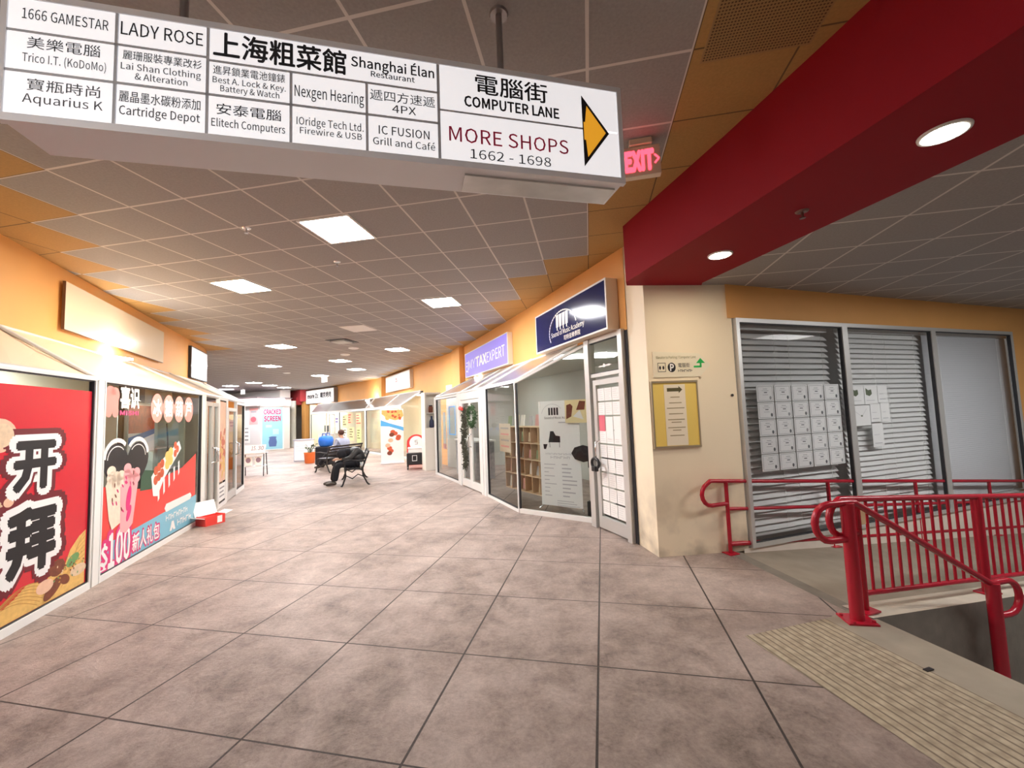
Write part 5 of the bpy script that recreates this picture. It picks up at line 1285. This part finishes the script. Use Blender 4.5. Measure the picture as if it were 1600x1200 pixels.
t = thing('foam_box', 'white foam box on top of the black wheeled case', 'box', (-3.15, 13.25, .52), R(12)); m_ = MB(); m_.rbox(-.24, .24, -.16, .16, 0, .13, .015); m_.build('body', PAPER, t); m_ = MB(); m_.rbox(-.25, .25, -.17, .17, .13, .165, .01); m_.build('lid', PAPER, t)
t = thing('tall_white_cabinet', 'tall white cabinet with dark items on its shelf beside the tall window', 'cabinet', (-2.58, 12.95, 0), R(28))
m_ = MB(); m_.box(-.26, .26, -.18, .2, 0, 1.3); m_.box(-.26, .26, .16, .2, 1.3, 2.35); m_.box(-.26, -.22, -.18, .16, 1.3, 2.35); m_.box(.22, .26, -.18, .16, 1.3, 2.35); m_.box(-.26, .26, -.18, .2, 2.35, 2.4); m_.build('body', M('ivory_cabinet', (.86, .82, .74), .5), t)
m_ = MB(); m_.box(-.22, .22, -.16, .16, 1.75, 1.77); m_.build('shelf', PAPER, t)
t = thing('hanging_tool', 'dark blue item hanging in the tall white cabinet', 'item', (-2.55, 12.85, 1.302), R(28)); m_ = MB(); m_.lathe((0, 0, 0), [(.05, 0), (.08, .03), (.07, .2), (.03, .28), (.03, .36)]); m_.build('body', M('navy_item', (.03, .04, .10), .4), t)
t = thing('storage_jar', 'dark jar on the upper shelf of the tall white cabinet', 'jar', (-2.58, 12.88, 1.772), R(28)); m_ = MB(); m_.lathe((0, 0, 0), [(.06, 0), (.07, .02), (.07, .16), (.05, .2)]); m_.build('body', MEAT, t); m_ = MB(); m_.lathe((0, 0, .2), [(.055, 0), (.055, .03)]); m_.build('lid', BLACK, t)

# ---------------- notices in the far yellow shop
PY = M('pale_yellow_notice', (.88, .80, .45), .6); PO = M('pale_orange_notice', (.90, .62, .38), .6); PG = M('pale_green_notice', (.74, .85, .38), .6)
spots = [(2.45, 1.30, .55, .60, PY, 'pale yellow notice at the upper left of the far bright window'), (3.15, 1.45, .5, .55, PO, 'pale orange notice in the upper middle of the far bright window'), (4.15, 1.2, .62, .75, PO, 'orange printed notice at the upper right of the far bright window'),
         (4.25, .45, .5, .75, PG, 'light green notice at the lower right of the far bright window'), (2.5, .6, .5, .6, PAPER, 'white notice at the lower left of the far bright window'), (3.3, .55, .6, .7, PY, 'pale yellow notice low in the middle of the far bright window')]
for x, z, w, h, mt_, lb in spots:
    s_ = tag(MB().box(0, w, 0, .004, 0, h).build('notice', mt_), lb, 'notice', 'notices in the far bright window')
    m_ = MB()
    for k in range(4): m_.rect(.06, h - .14 - k * .13, random.uniform(w * .5, w - .06), h - .09 - k * .13, -.002)
    m_.build('print', BRIGHTRED if mt_ is PO else M('olive_lettering'), s_)
    at(s_, FC2.loc(x, -.04, z), FC2.rz)
s_ = tag(MB().box(0, .45, 0, .004, 0, .6).build('notice', PAPER), 'white notice with violet print on the far shop door', 'notice'); m_ = MB(); bars(m_, [(.05, .42, .40, .07), (.05, .26, .36, .07)], -.002, 0); m_.build('print', M('violet_print', (.25, .18, .55), .5), s_); at(s_, FC2.loc(1.42, -.04, 1.25), FC2.rz)

# ---------------- far kiosk
KF = Fr((-19.0, 24.8), (-14.55, 23.6))
kx = KF.L
t = KF.thing('kiosk', 'white phone repair kiosk at the far end covered with notices', 'kiosk')
m_ = MB(); m_.box(0, kx, 0, 2.2, 0, 2.62); m_.build('body', M('kiosk_white', (.68, .66, .67), .5), t)
m_ = MB(); m_.box(-.05, kx + .05, -.25, 2.25, 2.62, 3.08); m_.build('fascia', M('kiosk_fascia', (.62, .50, .49), .5), t)
m_ = MB(); m_.box(-.1, kx + .1, -.3, 2.3, 3.08, 3.13); m_.build('roof_edge', M('kiosk_dark_edge', (.10, .07, .08), .5), t)
m_ = MB(); m_.marks(kx - 2.6, 2.74, 1.4, .2, 9, -.255, 0); m_.marks(kx - 1.0, 2.74, .7, .2, 6, -.255, 1); m_.build('lettering', [GREYINK, PALEINK], t)
for x, z, w, h, mt_, lb in ((kx - 2.05, 1.75, 1.0, .75, PAPER, 'white notice with tall grey print on the kiosk front'), (kx - .75, 1.55, .62, .95, M('pink_notice', (.85, .42, .42), .6), 'pink red notice at the upper right of the kiosk front'), (kx - 2.05, .9, .7, .7, PAPER, 'white notice with grey lines lower on the kiosk front'), (kx - 1.2, .5, .5, 1.0, PAPER, 'narrow white notice with four grey pictures on the kiosk front')):
    s_ = tag(MB().box(0, w, 0, .006, 0, h).build('notice', mt_), lb, 'notice')
    m_ = MB()
    if 'tall grey' in lb: m_.marks(.06, .2, .86, .42, 5, -.002)
    elif 'pink' in lb: m_.rect(.12, .68, .5, .80, -.002); m_.ell(.3, .3, .2, .16, -.002, 1)
    else:
        for k in range(4): m_.rect(.06, h - .2 - k * h * .22, w - .1, h - .12 - k * h * .22, -.002)
    m_.build('print', [GREYINK, M('deep_pink', (.75, .12, .16), .5)], s_); at(s_, KF.loc(x, -.01, z), KF.rz)
KS = Fr((-14.45, 23.62), (-13.3, 24.3))
t = thing('repair_poster', 'light blue CRACKED SCREEN poster on the side of the white kiosk', 'poster', KS.loc(0, -.02, .0), KS.rz)
m_ = MB(); m_.box(-.05, 1.12, 0, .06, .05, 2.55); m_.build('border', WHITEFRAME, t)
m_ = MB(); m_.rect(.02, .1, 1.05, 2.5, -.004, 0); m_.build('sheet', M('pale_cyan_print', (.28, .58, .70), .4), t)
m_ = MB(); y = -.008; m_.text('CRACKED', .10, 2.12, .86, .26, y, 0, .05); m_.text('SCREEN', .12, 1.72, .82, .28, y, 0, .05); m_.build('lettering', M('crimson_print', (.40, .02, .10), .5), t)
m_ = MB(); m_.rect(.2, 1.35, .5, 1.5, y, 1); m_.rect(.55, .95, .85, 1.25, y, 1); m_.xz([(.38, .25), (.72, .25), (.76, .5), (.70, .78), (.40, .78), (.34, .5)], y, 0); m_.ell(.55, .78, .2, .05, y - .001, 0); m_.build('picture', [M('indigo_print', (.08, .14, .34), .5), M('mint_print', (.45, .75, .62), .5)], t)
t = thing('unit_number_sign', 'white unit number sign 1661 above the light blue poster', 'sign', KS.loc(.25, -.12, 2.62), KS.rz)
m_ = MB(); m_.box(-.3, .9, 0, .06, 0, .42); m_.build('plate', M('pale_pink_plate', (.86, .76, .78), .5), t); m_ = MB(); m_.text('1661', .12, .12, .5, .2, -.004, 0, .04); m_.build('lettering', GREYINK, t)
# newspaper rack in front of the kiosk
t = thing('newspaper_rack', 'black legged stand with a white price board reading 15 30', 'stand', (-8.15, 12.95, 0), R(14))
for x in (-.31, .31):
    for y_ in (-.15, .2):
        m_ = MB(); m_.cyl((x, y_, 0), (x * .95, y_ * .6, .72), .014, seg=8); m_.build('leg', BLACK, t)
m_ = MB(); m_.box(-.31, .31, -.16, .2, .30, .315); m_.box(-.33, .33, -.18, .2, .70, .72); m_.build('shelf', SIGNGREY, t)
m_ = MB(); m_.obox((0, -.06, .82), (.66, .012, .30), (R(-25), 0, 0), 0); m_.build('board', PAPER, t)
m_ = MB(); m_.text('15.', -.06, .78, .14, .13, 0, 0, .02); m_.text('30', .12, .78, .16, .13, 0, 0, .02)
o_ = m_.build('lettering', M('purple_grey_print', (.30, .22, .30), .5), t); o_.rotation_euler = (R(-25), 0, 0); o_.location = (0, -.415, .095)
for i, (x, lb) in enumerate(((-.14, 'left bundle of papers hanging under the price board'), (.14, 'right bundle of papers hanging under the price board'))):
    s_ = thing('paper_bundle', lb, 'papers', (-8.15 + x * math.cos(R(14)), 12.95 + x * math.sin(R(14)), .315), R(14), 'paper bundles in the stand')
    m_ = MB(); m_.rbox(-.10, .10, -.08, .10, 0, .28, .02); m_.build('stack', PAPER, s_); m_ = MB(); m_.ell(0, .18, .07, .08, -.0815); m_.build('print', M('purple_grey_print'), s_)
# hanging white box by the far lamp, exit box
for x, y_, lb in ((-8.6, 18.75, 'white box sign hanging below the far ceiling lamp'), (-16.2, 24.6, 'small white box sign hanging by the bulkhead')):
    t = thing('hanging_box_sign', lb, 'sign', (x, y_, CH), R(-25)); m_ = MB(); m_.rbox(-.17, .17, -.03, .03, -.34, -.06, .008); m_.build('box', WHITELIT, t); m_ = MB(); m_.cyl((0, 0, -.07), (0, 0, 0), .02, seg=8); m_.build('stem', WHITEFRAME, t)
